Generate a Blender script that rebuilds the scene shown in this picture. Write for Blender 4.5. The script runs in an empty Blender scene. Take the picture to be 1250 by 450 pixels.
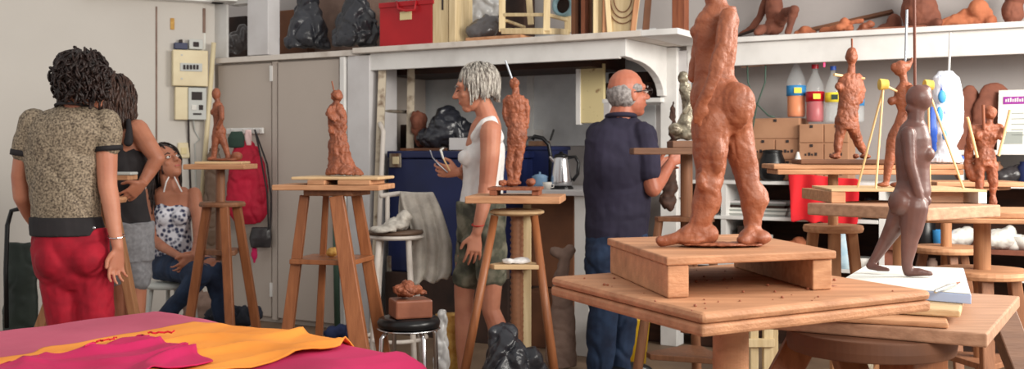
import bpy, bmesh, math, random
from mathutils import Vector as V, Matrix, noise
random.seed(7)
SC = bpy.context.scene
COL = SC.collection
# ---------------------------------------------------------------- camera, world, lights
EYE, HOR, FPX = 1.18, 185.0, 1300.0
cam = bpy.data.objects.new('camera', bpy.data.cameras.new('camera'))
COL.objects.link(cam); SC.camera = cam
cam.location = (0, 0, EYE); cam.rotation_euler = (math.pi/2, 0, 0)
cam.data.sensor_width = 36; cam.data.lens = 36*FPX/1250
cam.data.shift_y = -(225-HOR)/1250
cam.data.clip_start = .05
cam.data.dof.use_dof = True; cam.data.dof.focus_distance = 3.0; cam.data.dof.aperture_fstop = 7.0
SC.view_settings.view_transform = 'Standard'; SC.view_settings.look = 'None'
SC.view_settings.gamma = 1; SC.view_settings.use_curve_mapping = False
SC.view_settings.exposure = 0.4
w = bpy.data.worlds.new('world'); SC.world = w; w.use_nodes = True
w.node_tree.nodes['Background'].inputs[0].default_value = (1.0, 0.965, 0.92, 1)
w.node_tree.nodes['Background'].inputs[1].default_value = 0.5
def area(name, loc, target, sx, sy, power, color=(1, 1, 1)):
    l = bpy.data.lights.new(name, 'AREA'); l.shape = 'RECTANGLE'; l.size = sx; l.size_y = sy
    l.energy = power; l.color = color
    o = bpy.data.objects.new(name, l); COL.objects.link(o); o.location = loc
    o.rotation_euler = (V(target)-V(loc)).to_track_quat('-Z', 'Y').to_euler()
    return o
area('daylight_right', (3.5, 2.9, 2.25), (0.6, 4.2, 0.9), 1.6, 1.5, 150, (1, .95, .87))
area('daylight_front_right', (2.6, -1.2, 2.9), (-0.3, 4.5, 0.9), 2.6, 1.6, 150, (1, .95, .87))
# ---------------------------------------------------------------- helpers
def at(px, py, Y): return V(((px-625)/FPX*Y, Y, EYE-(py-HOR)/FPX*Y))
def lin(c):
    return tuple((v/255/12.92 if v/255 <= .04045 else ((v/255+.055)/1.055)**2.4) for v in c)+(1,)
MT = {}
def mat(name, c, c2=None, rough=.6, scale=6, stretch=(1, 1, 1), bump=0, bscale=40, metal=0, spec=.35,
        kind='noise', lo=.35, hi=.65, trans=0, alpha=1, sss=0, c3=None, detail=4):
    m = bpy.data.materials.new(name); m.use_nodes = True; MT[name] = m
    nt = m.node_tree; N = nt.nodes; L = nt.links; b = N['Principled BSDF']
    b.inputs['Roughness'].default_value = rough; b.inputs['Metallic'].default_value = metal
    b.inputs['Specular IOR Level'].default_value = spec
    b.inputs['Base Color'].default_value = lin(c)
    if trans: b.inputs['Transmission Weight'].default_value = trans
    if alpha < 1: b.inputs['Alpha'].default_value = alpha
    if sss:
        b.inputs['Subsurface Weight'].default_value = sss; b.inputs['Subsurface Radius'].default_value = (.012, .005, .003)
    tc = N.new('ShaderNodeTexCoord'); mp = N.new('ShaderNodeMapping'); mp.inputs['Scale'].default_value = stretch
    L.new(tc.outputs['Object'], mp.inputs[0])
    if c2:
        if kind == 'noise':
            t = N.new('ShaderNodeTexNoise'); t.inputs['Detail'].default_value = detail; o = t.outputs['Fac']
        else:
            t = N.new('ShaderNodeTexVoronoi'); o = t.outputs['Distance']
        t.inputs['Scale'].default_value = scale
        L.new(mp.outputs[0], t.inputs['Vector'])
        r = N.new('ShaderNodeValToRGB'); r.color_ramp.elements[0].position = lo; r.color_ramp.elements[1].position = hi
        r.color_ramp.elements[0].color = lin(c); r.color_ramp.elements[1].color = lin(c2)
        if c3:
            e = r.color_ramp.elements.new((lo+hi)/2); e.color = lin(c3)
            if kind == 'camo': r.color_ramp.interpolation = 'CONSTANT'
        L.new(o, r.inputs[0]); L.new(r.outputs[0], b.inputs['Base Color'])
    if bump:
        t = N.new('ShaderNodeTexNoise'); t.inputs['Scale'].default_value = bscale; t.inputs['Detail'].default_value = 5
        L.new(mp.outputs[0], t.inputs['Vector'])
        bp = N.new('ShaderNodeBump'); bp.inputs['Strength'].default_value = bump; bp.inputs['Distance'].default_value = .01
        L.new(t.outputs['Fac'], bp.inputs['Height']); L.new(bp.outputs[0], b.inputs['Normal'])
    return m
# walls, paint
mat('wall_left', (206, 201, 194), (192, 186, 179), .8, .9, lo=.3, hi=.8, bump=.08, bscale=30)
mat('wall_back', (176, 170, 168), (160, 154, 152), .85, 1.5, lo=.3, hi=.8, bump=.1, bscale=25)
mat('door_paint', (186, 175, 166), (174, 163, 154), .6, 1.2, lo=.3, hi=.8)
mat('white_paint', (226, 225, 223), (204, 202, 199), .5, 5, lo=.45, hi=.8, bump=.06)
mat('grey_paint', (205, 203, 204), (186, 182, 182), .5, 4, lo=.4, hi=.8, bump=.06)
mat('shelf_edge', (214, 206, 198), (176, 164, 152), .6, 9, lo=.5, hi=.85)
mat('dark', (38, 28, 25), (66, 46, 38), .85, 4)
mat('dark_brown', (74, 46, 34), (52, 34, 27), .7, 5, stretch=(1, 1, 6))
mat('brown_board', (128, 84, 58), (92, 60, 44), .7, 3)
mat('floor', (134, 112, 92), (108, 88, 72), .6, 3, bump=.15, bscale=12)
mat('tile_white', (222, 224, 226), (208, 210, 212), .25, 8)
# wood
def wood(name, a, b, ax='x', rough=.6, sc=5, bump=.12):
    st = {'x': (1.2, 12, 12), 'y': (12, 1.2, 12), 'z': (12, 12, 1.0)}[ax]
    return mat(name, a, b, rough, sc, stretch=st, bump=bump, bscale=20, lo=.3, hi=.75)
wood('pine_x', (200, 150, 112), (166, 116, 82), 'x'); wood('pine_z', (182, 132, 94), (150, 102, 68), 'z')
wood('table_wood', (204, 148, 110), (160, 112, 80), 'x', .65, 2.2, .25); wood('oldwood_x', (186, 144, 116), (152, 114, 90), 'x', .7)
wood('leg_orange', (156, 98, 62), (128, 76, 46), 'z', .4); wood('leg_brown', (144, 98, 70), (116, 76, 52), 'z', .5)
wood('cream_wood', (220, 200, 160), (196, 172, 130), 'z', .6); wood('ply', (214, 184, 142), (190, 156, 116), 'x', .6)
wood('dark_table', (128, 92, 70), (104, 72, 54), 'x', .5); wood('red_wood', (150, 90, 62), (118, 66, 46), 'z', .6)
# clay
mat('clay', (164, 98, 68), (138, 78, 54), .5, 18, lo=.3, hi=.75, bump=.5, bscale=60, spec=.4)
mat('clay_mid', (156, 90, 62), (112, 62, 42), .5, 26, lo=.3, hi=.75, bump=.5, bscale=90, spec=.4)
mat('clay_purple', (112, 76, 68), (88, 58, 53), .4, 14, lo=.3, hi=.75, bump=.1, bscale=50, spec=.5)
mat('terracotta', (184, 112, 78), (146, 80, 54), .8, 12, lo=.3, hi=.8, bump=.2, bscale=40)
mat('terracotta_dark', (130, 78, 60), (98, 57, 45), .8, 12, lo=.3, hi=.8, bump=.2, bscale=40)
mat('silver_glaze', (176, 168, 148), (96, 86, 72), .28, 26, lo=.35, hi=.65, bump=.3, bscale=60, metal=.3)
mat('clay_block', (146, 92, 70), (120, 72, 54), .35, 9, bump=.1)
# people
mat('skin', (196, 134, 108), (180, 116, 92), .5, 9, sss=.12, bump=.05, bscale=60)
mat('skin_tan', (178, 118, 92), (160, 102, 78), .5, 9, sss=.12, bump=.05, bscale=60)
mat('eye_white', (225, 220, 215), rough=.3); mat('eye_dark', (45, 30, 24), rough=.2); mat('lips', (176, 92, 84), rough=.45)
mat('hair_black', (48, 32, 28), (26, 18, 16), .45, 40, bump=.5, bscale=60, lo=.3, hi=.7)
mat('hair_brown', (74, 50, 40), (40, 27, 22), .42, 30, stretch=(3, 3, .6), bump=.5, bscale=50)
mat('hair_grey', (196, 190, 180), (104, 96, 90), .4, 34, stretch=(3, 3, .5), bump=.5, bscale=50, lo=.35, hi=.62)
mat('hair_short', (158, 152, 150), (112, 106, 104), .6, 60, bump=.3, bscale=90)
mat('leopard', (160, 144, 122), (74, 62, 52), .7, 120, lo=.36, hi=.66, bump=.12, bscale=30)
mat('black_cloth', (30, 27, 30), (44, 40, 42), .8, 8); mat('navy_cloth', (36, 33, 50), (46, 42, 62), .85, 5, bump=.15, bscale=8)
mat('red_denim', (168, 18, 42), (140, 12, 34), .8, 14, bump=.25, bscale=10)
mat('grey_denim', (134, 134, 138), (116, 116, 120), .85, 60); mat('jeans', (40, 58, 86), (24, 34, 56), .85, 9, bump=.2, bscale=14)
mat('white_knit', (232, 230, 228), (216, 214, 214), .8, 10, bump=.1, bscale=18)
mat('halter', (52, 56, 84), (206, 206, 214), .8, 42, kind='voronoi', lo=.30, hi=.62)
mat('camo', (66, 66, 58), (128, 124, 108), .85, 14, lo=.36, hi=.62, c3=(92, 92, 78), kind='noise')
mat('red_thread', (190, 50, 44)); mat('gold', (220, 180, 90), rough=.3, metal=1); mat('black_plastic', (24, 24, 26), rough=.3)
mat('glass', (240, 245, 248), rough=.05, trans=1, spec=.5)
mat('steel', (205, 205, 208), rough=.22, metal=1); mat('rust_metal', (158, 150, 138), (110, 78, 56), .5, 14, metal=.5, lo=.45, hi=.7)
mat('rod_steel', (176, 182, 190), rough=.3, metal=.6)
mat('bag_black', (46, 48, 56), (26, 27, 33), .3, 6, spec=.6, bump=.9, bscale=14)
mat('bag_grey', (92, 88, 88), (70, 66, 68), .25, 5, spec=.7, bump=.35, bscale=18)
mat('bag_clear', (206, 206, 206), (178, 178, 178), .25, 5, spec=.7, bump=.35, bscale=14)
mat('bag_green', (46, 56, 50), (32, 40, 36), .6, 5, bump=.2, bscale=10)
mat('red_plastic', (176, 26, 34), (156, 18, 28), .4, 3); mat('blue_chest', (30, 40, 84), (22, 30, 66), .4, 3)
mat('cream_plastic', (222, 208, 172), (210, 194, 158), .4, 6); mat('grey_plastic', (186, 188, 184), rough=.4)
mat('cream_metal', (214, 198, 150), (150, 120, 84), .5, 22, lo=.6, hi=.74)
mat('cardboard', (178, 134, 104), (160, 116, 88), .8, 5); mat('ink', (52, 44, 44), rough=.7)
mat('cloth_rose', (190, 88, 112), (172, 74, 98), .85, 3, bump=.2, bscale=10); mat('cloth_orange', (236, 150, 60), (220, 132, 46), .85, 4, bump=.25, bscale=10)
mat('cloth_magenta', (196, 28, 92), (176, 22, 76), .75, 6, bump=.3, bscale=14); mat('cloth_raspberry', (196, 44, 96), (172, 32, 80), .85, 4, bump=.25, bscale=10)
mat('red_thread_cloth', (196, 24, 44), rough=.8)
mat('towel', (196, 190, 180), (176, 170, 162), .95, 20, bump=.5, bscale=80)
mat('jacket_red', (176, 20, 52), (148, 14, 40), .75, 5, bump=.2, bscale=10); mat('cloth_red', (226, 40, 48), (200, 26, 38), .8, 5, bump=.2, bscale=10)
mat('cloth_green', (44, 62, 54), rough=.9); mat('cloth_pink', (222, 190, 188), rough=.9); mat('pink', (238, 70, 130), rough=.5)
mat('jar_blue', (120, 150, 180), rough=.4); mat('paper', (226, 226, 220), (208, 208, 202), .8, 8); mat('paper_blue', (176, 196, 232), rough=.6)
mat('ceramic', (226, 224, 218), (196, 192, 186), .35, 12); mat('purple', (150, 50, 150), rough=.5); mat('print_grey', (150, 155, 150), rough=.7)
mat('juice_orange', (226, 120, 6), rough=.3); mat('juice_red', (176, 14, 36), rough=.3); mat('label_yellow', (232, 210, 60), rough=.5)
mat('label_blue', (60, 140, 200), rough=.5); mat('cap_blue', (40, 80, 170), rough=.4); mat('pet', (232, 238, 240), rough=.08, alpha=.16, spec=.6)
mat('wrap_white', (226, 230, 240), (60, 92, 176), .25, 16, lo=.64, hi=.69, bump=.5, bscale=10, spec=.6, stretch=(1.6,1,.6))
mat('cork', (222, 190, 96), (200, 164, 70), .7, 30); mat('stick', (226, 190, 138), rough=.6); mat('rod_brown', (120, 70, 54), rough=.5)
mat('yellow_plastic', (200, 160, 30), rough=.5); mat('green_pole', (60, 84, 72), rough=.5); mat('skin_red', (186, 116, 92), (166, 98, 76), .45, 9, sss=.12, bump=.05, bscale=60); mat('seat_brown', (96, 76, 62), rough=.5)
mat('blue_cloth', (40, 52, 92), (28, 36, 66), .8, 8, bump=.3, bscale=12); mat('dark_cloth', (42, 46, 58), (28, 30, 38), .85, 8, bump=.4, bscale=12)
mat('straw', (206, 164, 90), (180, 130, 60), .7, 30); mat('bag_taupe', (140, 116, 104), (116, 94, 84), .8, 8, bump=.2)
mat('bottle_green', (50, 150, 80), rough=.3); mat('bluewhite', (170, 205, 225), (220, 235, 240), .4, 12); mat('purse', (60, 56, 58), (34, 32, 34), .3, 8)
mat('bowl_blue', (128, 160, 170), rough=.4); mat('tool_steel', (196, 198, 196), rough=.35, metal=.8)

class G:
    def __init__(s): s.bm = bmesh.new()
    def _add(s, vs, fs):
        v = [s.bm.verts.new(p) for p in vs]
        for f in fs:
            try: s.bm.faces.new([v[i] for i in f])
            except ValueError: pass
        return s
    def pp(s, o, a, b, c):
        o, a, b, c = V(o), V(a), V(b), V(c)
        if a.cross(b).dot(c) < 0: a, b = b, a
        return s._add([o, o+a, o+a+b, o+b, o+c, o+a+c, o+a+b+c, o+b+c],
                      [(0, 3, 2, 1), (4, 5, 6, 7), (0, 1, 5, 4), (1, 2, 6, 5), (2, 3, 7, 6), (3, 0, 4, 7)])
    def box(s, c, sz, ang=0, tilt=None):
        c = V(c); R = Matrix.Rotation(ang, 3, 'Z')
        if tilt: R = R @ Matrix.Rotation(tilt[1], 3, tilt[0])
        a, b, d = R@V((sz[0], 0, 0)), R@V((0, sz[1], 0)), R@V((0, 0, sz[2]))
        return s.pp(c-(a+b+d)/2, a, b, d)
    def beam(s, p0, p1, w, d, w1=None, d1=None, ref=(1, 0, 0)):
        p0, p1 = V(p0), V(p1); z = (p1-p0).normalized(); x = V(ref); x = (x-z*x.dot(z)).normalized(); y = z.cross(x)
        w1 = w if w1 is None else w1; d1 = d if d1 is None else d1
        q = lambda p, W, D: [p-x*W/2-y*D/2, p+x*W/2-y*D/2, p+x*W/2+y*D/2, p-x*W/2+y*D/2]
        return s._add(q(p0, w, d)+q(p1, w1, d1), [(0, 3, 2, 1), (4, 5, 6, 7), (0, 1, 5, 4), (1, 2, 6, 5), (2, 3, 7, 6), (3, 0, 4, 7)])
    def rings(s, rs, closed=True):
        vs = [p for r in rs for p in r]; n = len(rs[0]); fs = []
        for k in range(len(rs)-1):
            for i in range(n):
                j = (i+1) % n; fs.append((k*n+i, k*n+j, (k+1)*n+j, (k+1)*n+i))
        if closed:
            fs.append(tuple(reversed(range(n)))); fs.append(tuple((len(rs)-1)*n+i for i in range(n)))
        return s._add(vs, fs)
    def loft(s, secs, seg=20):
        return s.rings([[c+a*math.cos(t*2*math.pi/seg)+b*math.sin(t*2*math.pi/seg) for t in range(seg)] for c, a, b in secs])
    def cyl(s, p0, p1, r0, r1=None, seg=18):
        p0, p1 = V(p0), V(p1); r1 = r0 if r1 is None else r1; z = (p1-p0).normalized(); x = z.orthogonal().normalized(); y = z.cross(x)
        return s.loft([(p0, x*r0, y*r0), (p1, x*r1, y*r1)], seg)
    def cap(s, p0, p1, r0, r1=None, seg=14):
        p0, p1 = V(p0), V(p1); r1 = r0 if r1 is None else r1; z = (p1-p0)
        z = z.normalized() if z.length > 1e-6 else V((0, 0, 1)); x = z.orthogonal().normalized(); y = z.cross(x); S = []
        for t in (-88, -60, -30, 0):
            t = math.radians(t); S.append((p0+z*r0*math.sin(t), x*r0*math.cos(t), y*r0*math.cos(t)))
        for t in (0, 30, 60, 88):
            t = math.radians(t); S.append((p1+z*r1*math.sin(t), x*r1*math.cos(t), y*r1*math.cos(t)))
        return s.loft(S, seg)
    def chain(s, pts, rs):
        for i in range(len(pts)-1): s.cap(pts[i], pts[i+1], rs[i], rs[i+1])
        return s
    def ell(s, c, r, ax=None, seg=18, nr=9):
        c = V(c); X, Y, Z = ax if ax else (V((1, 0, 0)), V((0, 1, 0)), V((0, 0, 1))); S = []
        for i in range(nr+1):
            t = math.radians(-88+176*i/nr); S.append((c+Z*r[2]*math.sin(t), X*r[0]*math.cos(t), Y*r[1]*math.cos(t)))
        return s.loft(S, seg)
    def E(s, px, py, Y, rx, ry, dr=1.0, ang=0):
        k = Y/FPX; ca, sa = math.cos(ang), math.sin(ang)
        return s.ell(at(px, py, Y), (rx*k, rx*k*dr, ry*k), (V((ca, 0, sa)), V((0, 1, 0)), V((-sa, 0, ca))))
    def P(s, pts, m=1.0):      # chain of capsules: (px, py, Y, radius in px)
        q = [at(a, b, c) for a, b, c, r in pts]; return s.chain(q, [r*c/FPX*m for a, b, c, r in pts])
    def L(s, secs, hd=.8, seg=24, k=1):   # horizontal sections (xl, xr, y, Y[, depth ratio])
        S = []
        for q in secs:
            xl, xr, y, Y = q[:4]; mx = (xl+xr)/2; xl = mx+(xl-mx)*k; xr = mx+(xr-mx)*k; h = q[4] if len(q) > 4 else hd; hw = (xr-xl)/2*Y/FPX
            S.append((at((xl+xr)/2, y, Y), V((hw, 0, 0)), V((0, hw*h, 0))))
        return s.loft(S, seg)
    def lathe(s, base, prof, seg=24):
        b = V(base); return s.loft([(b+V((0, 0, z)), V((max(r, .0005), 0, 0)), V((0, max(r, .0005), 0))) for r, z in prof], seg)
    def tube(s, pts, r, seg=8):
        pts = [V(p) for p in pts]; rs = []
        for i, p in enumerate(pts):
            z = (pts[min(i+1, len(pts)-1)]-pts[max(i-1, 0)]).normalized(); ref = V((.3, .9, .2)); x = (ref-z*ref.dot(z)).normalized(); y = z.cross(x)
            rs.append([p+(x*math.cos(t*2*math.pi/seg)+y*math.sin(t*2*math.pi/seg))*r for t in range(seg)])
        return s.rings(rs)
    def prism(s, pts, z0, z1):
        a = [V((p[0], p[1], z0)) for p in pts]; b = [V((p[0], p[1], z1)) for p in pts]; n = len(a)
        return s._add(a+b, [tuple(reversed(range(n))), tuple(range(n, 2*n))]+[(i, (i+1) % n, (i+1) % n+n, i+n) for i in range(n)])
    def extr(s, pts, d):       # polygon of 3D points pushed by vector d
        a = [V(p) for p in pts]; b = [p+V(d) for p in a]; n = len(a)
        return s._add(a+b, [tuple(reversed(range(n))), tuple(range(n, 2*n))]+[(i, (i+1) % n, (i+1) % n+n, i+n) for i in range(n)])
    def frus(s, c, n, r, h): c = V(c); n = V(n).normalized(); return s.cyl(c, c+n*h, r)

def wloc(o): return o['_w'] if o is not None and '_w' in o else (0, 0, 0)
def finish(name, me, m, parent=None, origin=None, smooth=False, bevel=0):
    if origin is None:
        if parent is not None: origin = V(wloc(parent))
        else:
            xs = [v.co for v in me.vertices]
            origin = V((sum(p.x for p in xs)/len(xs), sum(p.y for p in xs)/len(xs), min(p.z for p in xs)))
    origin = V(origin)
    me.transform(Matrix.Translation(-origin)); me.materials.clear(); me.materials.append(MT[m])
    if smooth: me.polygons.foreach_set('use_smooth', [True]*len(me.polygons))
    o = bpy.data.objects.new(name, me); COL.objects.link(o)
    o['_w'] = list(origin)
    if parent is not None:
        o.parent = parent; o.location = origin-V(wloc(parent))
    else: o.location = origin
    if bevel:
        b = o.modifiers.new('bevel', 'BEVEL'); b.width = bevel; b.segments = 2; b.limit_method = 'ANGLE'; b.angle_limit = math.radians(50)
    return o
def mesh(g, name='m'):
    bmesh.ops.recalc_face_normals(g.bm, faces=g.bm.faces[:]); me = bpy.data.meshes.new(name); g.bm.to_mesh(me); g.bm.free(); return me
def part(name, g, m, parent=None, label=None, smooth=False, bevel=0):
    o = finish(name, mesh(g, name), m, parent, None, smooth, bevel)
    if label: o['label'] = label
    return o
def fused(g, voxel=.006, it=4, amp=0, ns=10, ridge=0, rs=8, fac=.5, vor=0, vs=20):
    me = mesh(g); t = bpy.data.objects.new('t', me); COL.objects.link(t)
    r = t.modifiers.new('r', 'REMESH'); r.mode = 'VOXEL'; r.voxel_size = voxel
    if it: s = t.modifiers.new('s', 'SMOOTH'); s.iterations = it; s.factor = fac
    dg = bpy.context.evaluated_depsgraph_get(); dg.update()
    out = bpy.data.meshes.new_from_object(t.evaluated_get(dg)); bpy.data.objects.remove(t); bpy.data.meshes.remove(me)
    if amp or ridge or vor:
        nn = [v.normal.copy() for v in out.vertices]
        for v, n in zip(out.vertices, nn):
            d = 0
            if amp: d += amp*(noise.noise(v.co*ns)+.5*noise.noise(v.co*ns*2.3)+.3*noise.noise(v.co*ns*5))
            if ridge: d -= ridge*max(0, 1-6*abs(noise.noise(v.co*rs+V((5, 3, 1)))))
            if vor:
                cz_ = V((v.co.x, v.co.y, v.co.z*.55)); ds = noise.voronoi(cz_*vs+V((noise.noise(v.co*vs*.7), 0, 0)))[0]; d += vor*(min(ds[1]-ds[0], .35)/.35-.6)
            v.co += n*d
    return out
def blob(name, g, m, parent=None, label=None, **k):
    o = finish(name, fused(g, **k), m, parent, None, True)
    if label: o['label'] = label
    return o
def tag(o, label, cat, group=None, kind=None):
    o['label'] = label; o['category'] = cat
    if group: o['group'] = group
    if kind: o['kind'] = kind
    return o
def thing(name, label, cat, loc, group=None):
    o = bpy.data.objects.new(name, None); COL.objects.link(o); o.location = loc; o['_w'] = list(V(loc)); o.empty_display_size = .05
    return tag(o, label, cat, group)
def struct(name, g, m, bevel=0, parent=None):
    o = part(name, g, m, parent, None, False, bevel)
    if parent is None: o['kind'] = 'structure'
    return o
class Fr:                      # a vertical plane family: n . p = d
    def __init__(s, n): s.n = V((n[0], n[1], 0)).normalized(); s.u = V((s.n.y, -s.n.x, 0))
    def pt(s, px, d, z=0):
        r = (px-625)/FPX; Y = d/(s.n.x*r+s.n.y); return V((r*Y, Y, z))
    def w(s, px, py, d): p = s.pt(px, d); return at(px, py, p.y)
    def zz(s, px, py, d): return s.w(px, py, d).z
    def box(s, g, x0, x1, z0, z1, d, dep):
        a = s.pt(x0, d); b = s.pt(x1, d)
        return g.pp(V((a.x, a.y, z0)), b-a, s.n*dep, V((0, 0, z1-z0)))
    def rb(s, g, x0, x1, y0, y1, d, dep):     # face seen at pixels x0..x1, y0..y1 on plane d
        c = s.pt((x0+x1)/2, d); k = c.y/FPX
        return s.box(g, x0, x1, EYE-(y1-HOR)*k, EYE-(y0-HOR)*k, d, dep)
F = Fr((.505, .863)); W = Fr((-.4185, .908)); C0 = Fr((0, 1))
UP = V((0, 0, 1))
DS, DR, DW, DL = 5.51, 6.10, 6.50, 7.80       # planes: left shelf front, right shelf front, back wall, left wall
SH = 1.853                                    # top of the high shelf
# ---------------------------------------------------------------- structure
g = G(); g.pp((-3.6, -2.2, -.1), (7.4, 0, 0), (0, 11, 0), (0, 0, .1)); struct('floor', g, 'floor')
g = G(); F.box(g, 185, 1560, 0, 3.1, DW, .12); struct('wall_back', g, 'wall_back')
g = G(); W.box(g, -420, 262, 0, 3.1, DL, .12); struct('wall_left', g, 'wall_left')
g = G(); W.rb(g, 190, 192, 8, 330, DL-.0165, .01); W.rb(g, 247.5, 251, 10, 40, DL-.0165, .01)  # panel seam; the short strip paints in the shadow at the wall step
struct('seam_and_step_shade', g, 'bag_taupe')
g = G(); W.box(g, -420, 249, 0, 2.30, DL-.012, .02); p = struct('trim_2', g, 'wall_left')
g = G(); W.box(g, 100, 275, 2.235, 2.30, DL-.10, .10); W.box(g, 262, 290, 2.235, 2.30, DL-.2, .2)
struct('trim_3', g, 'white_paint', .004)
# posts standing on the high shelf, left niche
g = G(); F.box(g, 250, 277, SH, 3.1, DS+.03, .02); struct('trim_4', g, 'white_paint', .003)
g = G(); F.box(g, 302, 327, SH, 3.1, DS+.0, .12); struct('trim_5', g, 'grey_paint', .003)
g = G(); F.box(g, 277, 302, 2.23, 3.1, DS+.05, .1); struct('trim_6', g, 'white_paint', .003)
mat('worn_metal', (196, 184, 164), (116, 94, 76), .5, 16, lo=.5, hi=.7)
# ---------------------------------------------------------------- cupboard wall, long shelf, worktop
t = thing('built_in_cupboard', 'pale taupe built-in cupboard with two tall doors under the high shelf', 'cupboard', F.pt(340, DS, 0))
g = G(); F.box(g, 262, 424, 0, SH-.046, DS+.03, .9); part('body', g, 'door_paint', t)
d = part('door', F.box(G(), 266, 331, .04, SH-.06, DS, .03), 'door_paint', t, 'narrow left cupboard door', bevel=.004)
d2 = part('door', F.box(G(), 339, 414, .04, SH-.06, DS-.01, .04), 'door_paint', t, 'wide right cupboard door', bevel=.004)
part('edge_strip', F.box(G(), 414.5, 420, .02, SH-.05, DS-.03, .05), 'white_paint', t, bevel=.003)
part('edge_strip', F.box(G(), 332, 338, .02, SH-.05, DS-.005, .03), 'door_paint', t, bevel=.003)
part('hinge', F.rb(G(), 329, 332, 80, 99, DS-.012, .02), 'white_paint', d); part('hinge', F.rb(G(), 329, 332, 345, 362, DS-.012, .02), 'white_paint', d)
g = G(); F.box(g, 424, 451, 0, SH-.046, DS-.01, .30); o = part('pilaster', g, 'grey_paint', t, 'white painted end post of the cupboard', bevel=.004)
t = thing('high_shelf', 'long off-white high shelf running over the cupboard to a corner bracket', 'shelf', F.pt(560, DS, SH))
g = G(); F.box(g, 263, 430, SH-.045, SH-.008, DS-.03, .98); part('board', g, 'shelf_edge', t, 'worn left length of shelf board', bevel=.003)
g = G(); F.box(g, 430, 782, SH-.035, SH, DS-.06, 1.04); part('board', g, 'shelf_edge', t, 'long right length of shelf board', bevel=.003)
g = G(); F.box(g, 451.5, 756, SH-.145, SH-.036, DS, .03); part('fascia', g, 'white_paint', t, bevel=.003)
a = F.pt(782, DS-.06, 0); e = F.pt(782, DS-.06) + F.n*.72
# end fascia with its concave bracket
q = F.pt(755, DS, 0); g = G()
prof = [(0, SH-.036), (0, SH-.135), (.09, SH-.14)]
for i in range(9):
    tt = i/8*math.pi/2; prof.append((.10+.42*math.sin(tt), SH-.145-.19*(1-math.cos(tt))))
prof += [(.60, SH-.335), (.60, SH-.036)]
dirn = (F.pt(806, DR-.02)-q); dirn.z = 0; dirn.normalize()
g.extr([V((q.x, q.y, 0))+dirn*x+UP*z for x, z in prof], F.u*.045); part('bracket', g, 'white_paint', t, 'white arched bracket', bevel=.003)
g = G(); g.pp(F.pt(782, DS-.06, SH-.034), F.u*.22, F.n*.72, UP*.034); part('board', g, 'white_paint', t, 'short return at the right end', bevel=.003)
t = thing('white_upright', 'square white upright under the join of the two high shelves', 'post', F.pt(820, DR, 0))
part('post', F.box(G(), 806, 826, 0, SH-.04, DR-.03, .12), 'white_paint', t, bevel=.004)
part('cleat', F.box(G(), 826, 840, .9, SH-.06, DR+.0, .06), 'grey_paint', t, bevel=.003)
t = thing('right_high_shelf', 'long white high shelf on the right carrying terracotta sculptures', 'shelf', F.pt(1050, DR, SH))
g = G(); F.box(g, 830, 1420, SH-.03, SH, DR-.03, .46); part('board', g, 'white_paint', t, bevel=.003)
g = G(); F.box(g, 838, 1420, SH-.165, SH-.031, DR, .03); part('fascia', g, 'white_paint', t, bevel=.003)
# worktop run under the high shelf
t = thing('worktop_counter', 'grey worktop on white posts behind the woman and man', 'counter', F.pt(640, DS, 0))
g = G(); F.box(g, 618, 722, .925, .955, DS-.02, .98); part('worktop', g, 'grey_paint', t, bevel=.003)
g = G(); F.box(g, 701, 719, 0, .925, DS, .07); part('post', g, 'white_paint', t, bevel=.003)
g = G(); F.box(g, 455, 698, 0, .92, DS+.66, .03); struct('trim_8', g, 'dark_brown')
g = G(); F.box(g, 640, 700, .35, .92, DS+.25, .02); part('side_board', g, 'brown_board', t, bevel=.002)
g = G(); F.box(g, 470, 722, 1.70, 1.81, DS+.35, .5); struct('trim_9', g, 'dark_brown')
t = thing('wall_bracket', 'small white wall bracket on the recess wall above the blue tub', 'bracket', F.pt(648, DW-.06, 1.1))
part('upright', F.rb(G(), 643, 650, 76, 165, DW-.03, .03), 'white_paint', t); part('arm', F.rb(G(), 636, 652, 158, 166, DW-.14, .13), 'white_paint', t)
tag(part('wall_ledge', F.rb(G(), 645, 662, 172, 178, DW-.12, .12), 'oldwood_x', None, bevel=.002), 'small wooden ledge on the recess wall above the counter', 'ledge')
g = G(); F.rb(g, 458, 800, 45, 178, DW-.01, .012); struct('trim_7', g, 'tile_white')
# counter items
def kettle():
    c = F.pt(685, DS+.18, .955); t = thing('electric_kettle', 'stainless steel kettle with a black handle on the worktop', 'kettle', c)
    part('body', G().lathe(c, [(.068, .012), (.066, .05), (.058, .12), (.048, .18), (.044, .195)]), 'steel', t, smooth=True)
    part('base', G().lathe(c, [(.075, 0), (.074, .012)]), 'black_plastic', t)
    part('lid', G().lathe(c+UP*.195, [(.045, 0), (.04, .012), (.012, .02), (.01, .032)]), 'black_plastic', t, smooth=True)
    part('handle', G().tube([c+V((.045, 0, .19)), c+V((.085, 0, .195)), c+V((.105, 0, .16)), c+V((.1, 0, .09)), c+V((.07, 0, .05))], .011), 'black_plastic', t, smooth=True)
    part('spout', G().cyl(c+V((-.04, 0, .165)), c+V((-.07, 0, .195)), .016, .009), 'steel', t)
kettle()
c = F.pt(672, DS+.35, .955); t = thing('tap', 'dark curved swan-neck tap behind the kettle', 'tap', c)
part('base', G().lathe(c, [(.028, 0), (.022, .03)]), 'black_plastic', t)
part('spout', G().tube([c+UP*.02, c+UP*.2, c+V((-.012, 0, .27)), c+V((-.05, 0, .31)), c+V((-.10, 0, .32)), c+V((-.115, 0, .30))], .013), 'black_plastic', t, smooth=True)
part('lever', G().cap(c+V((.0, 0, .3)), c+V((.02, 0, .36)), .007), 'black_plastic', t)
c = F.pt(659, DS+.12, .955)
t = thing('enamel_pot', 'small pale blue enamel pot with lid on the worktop', 'pot', c)
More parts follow.
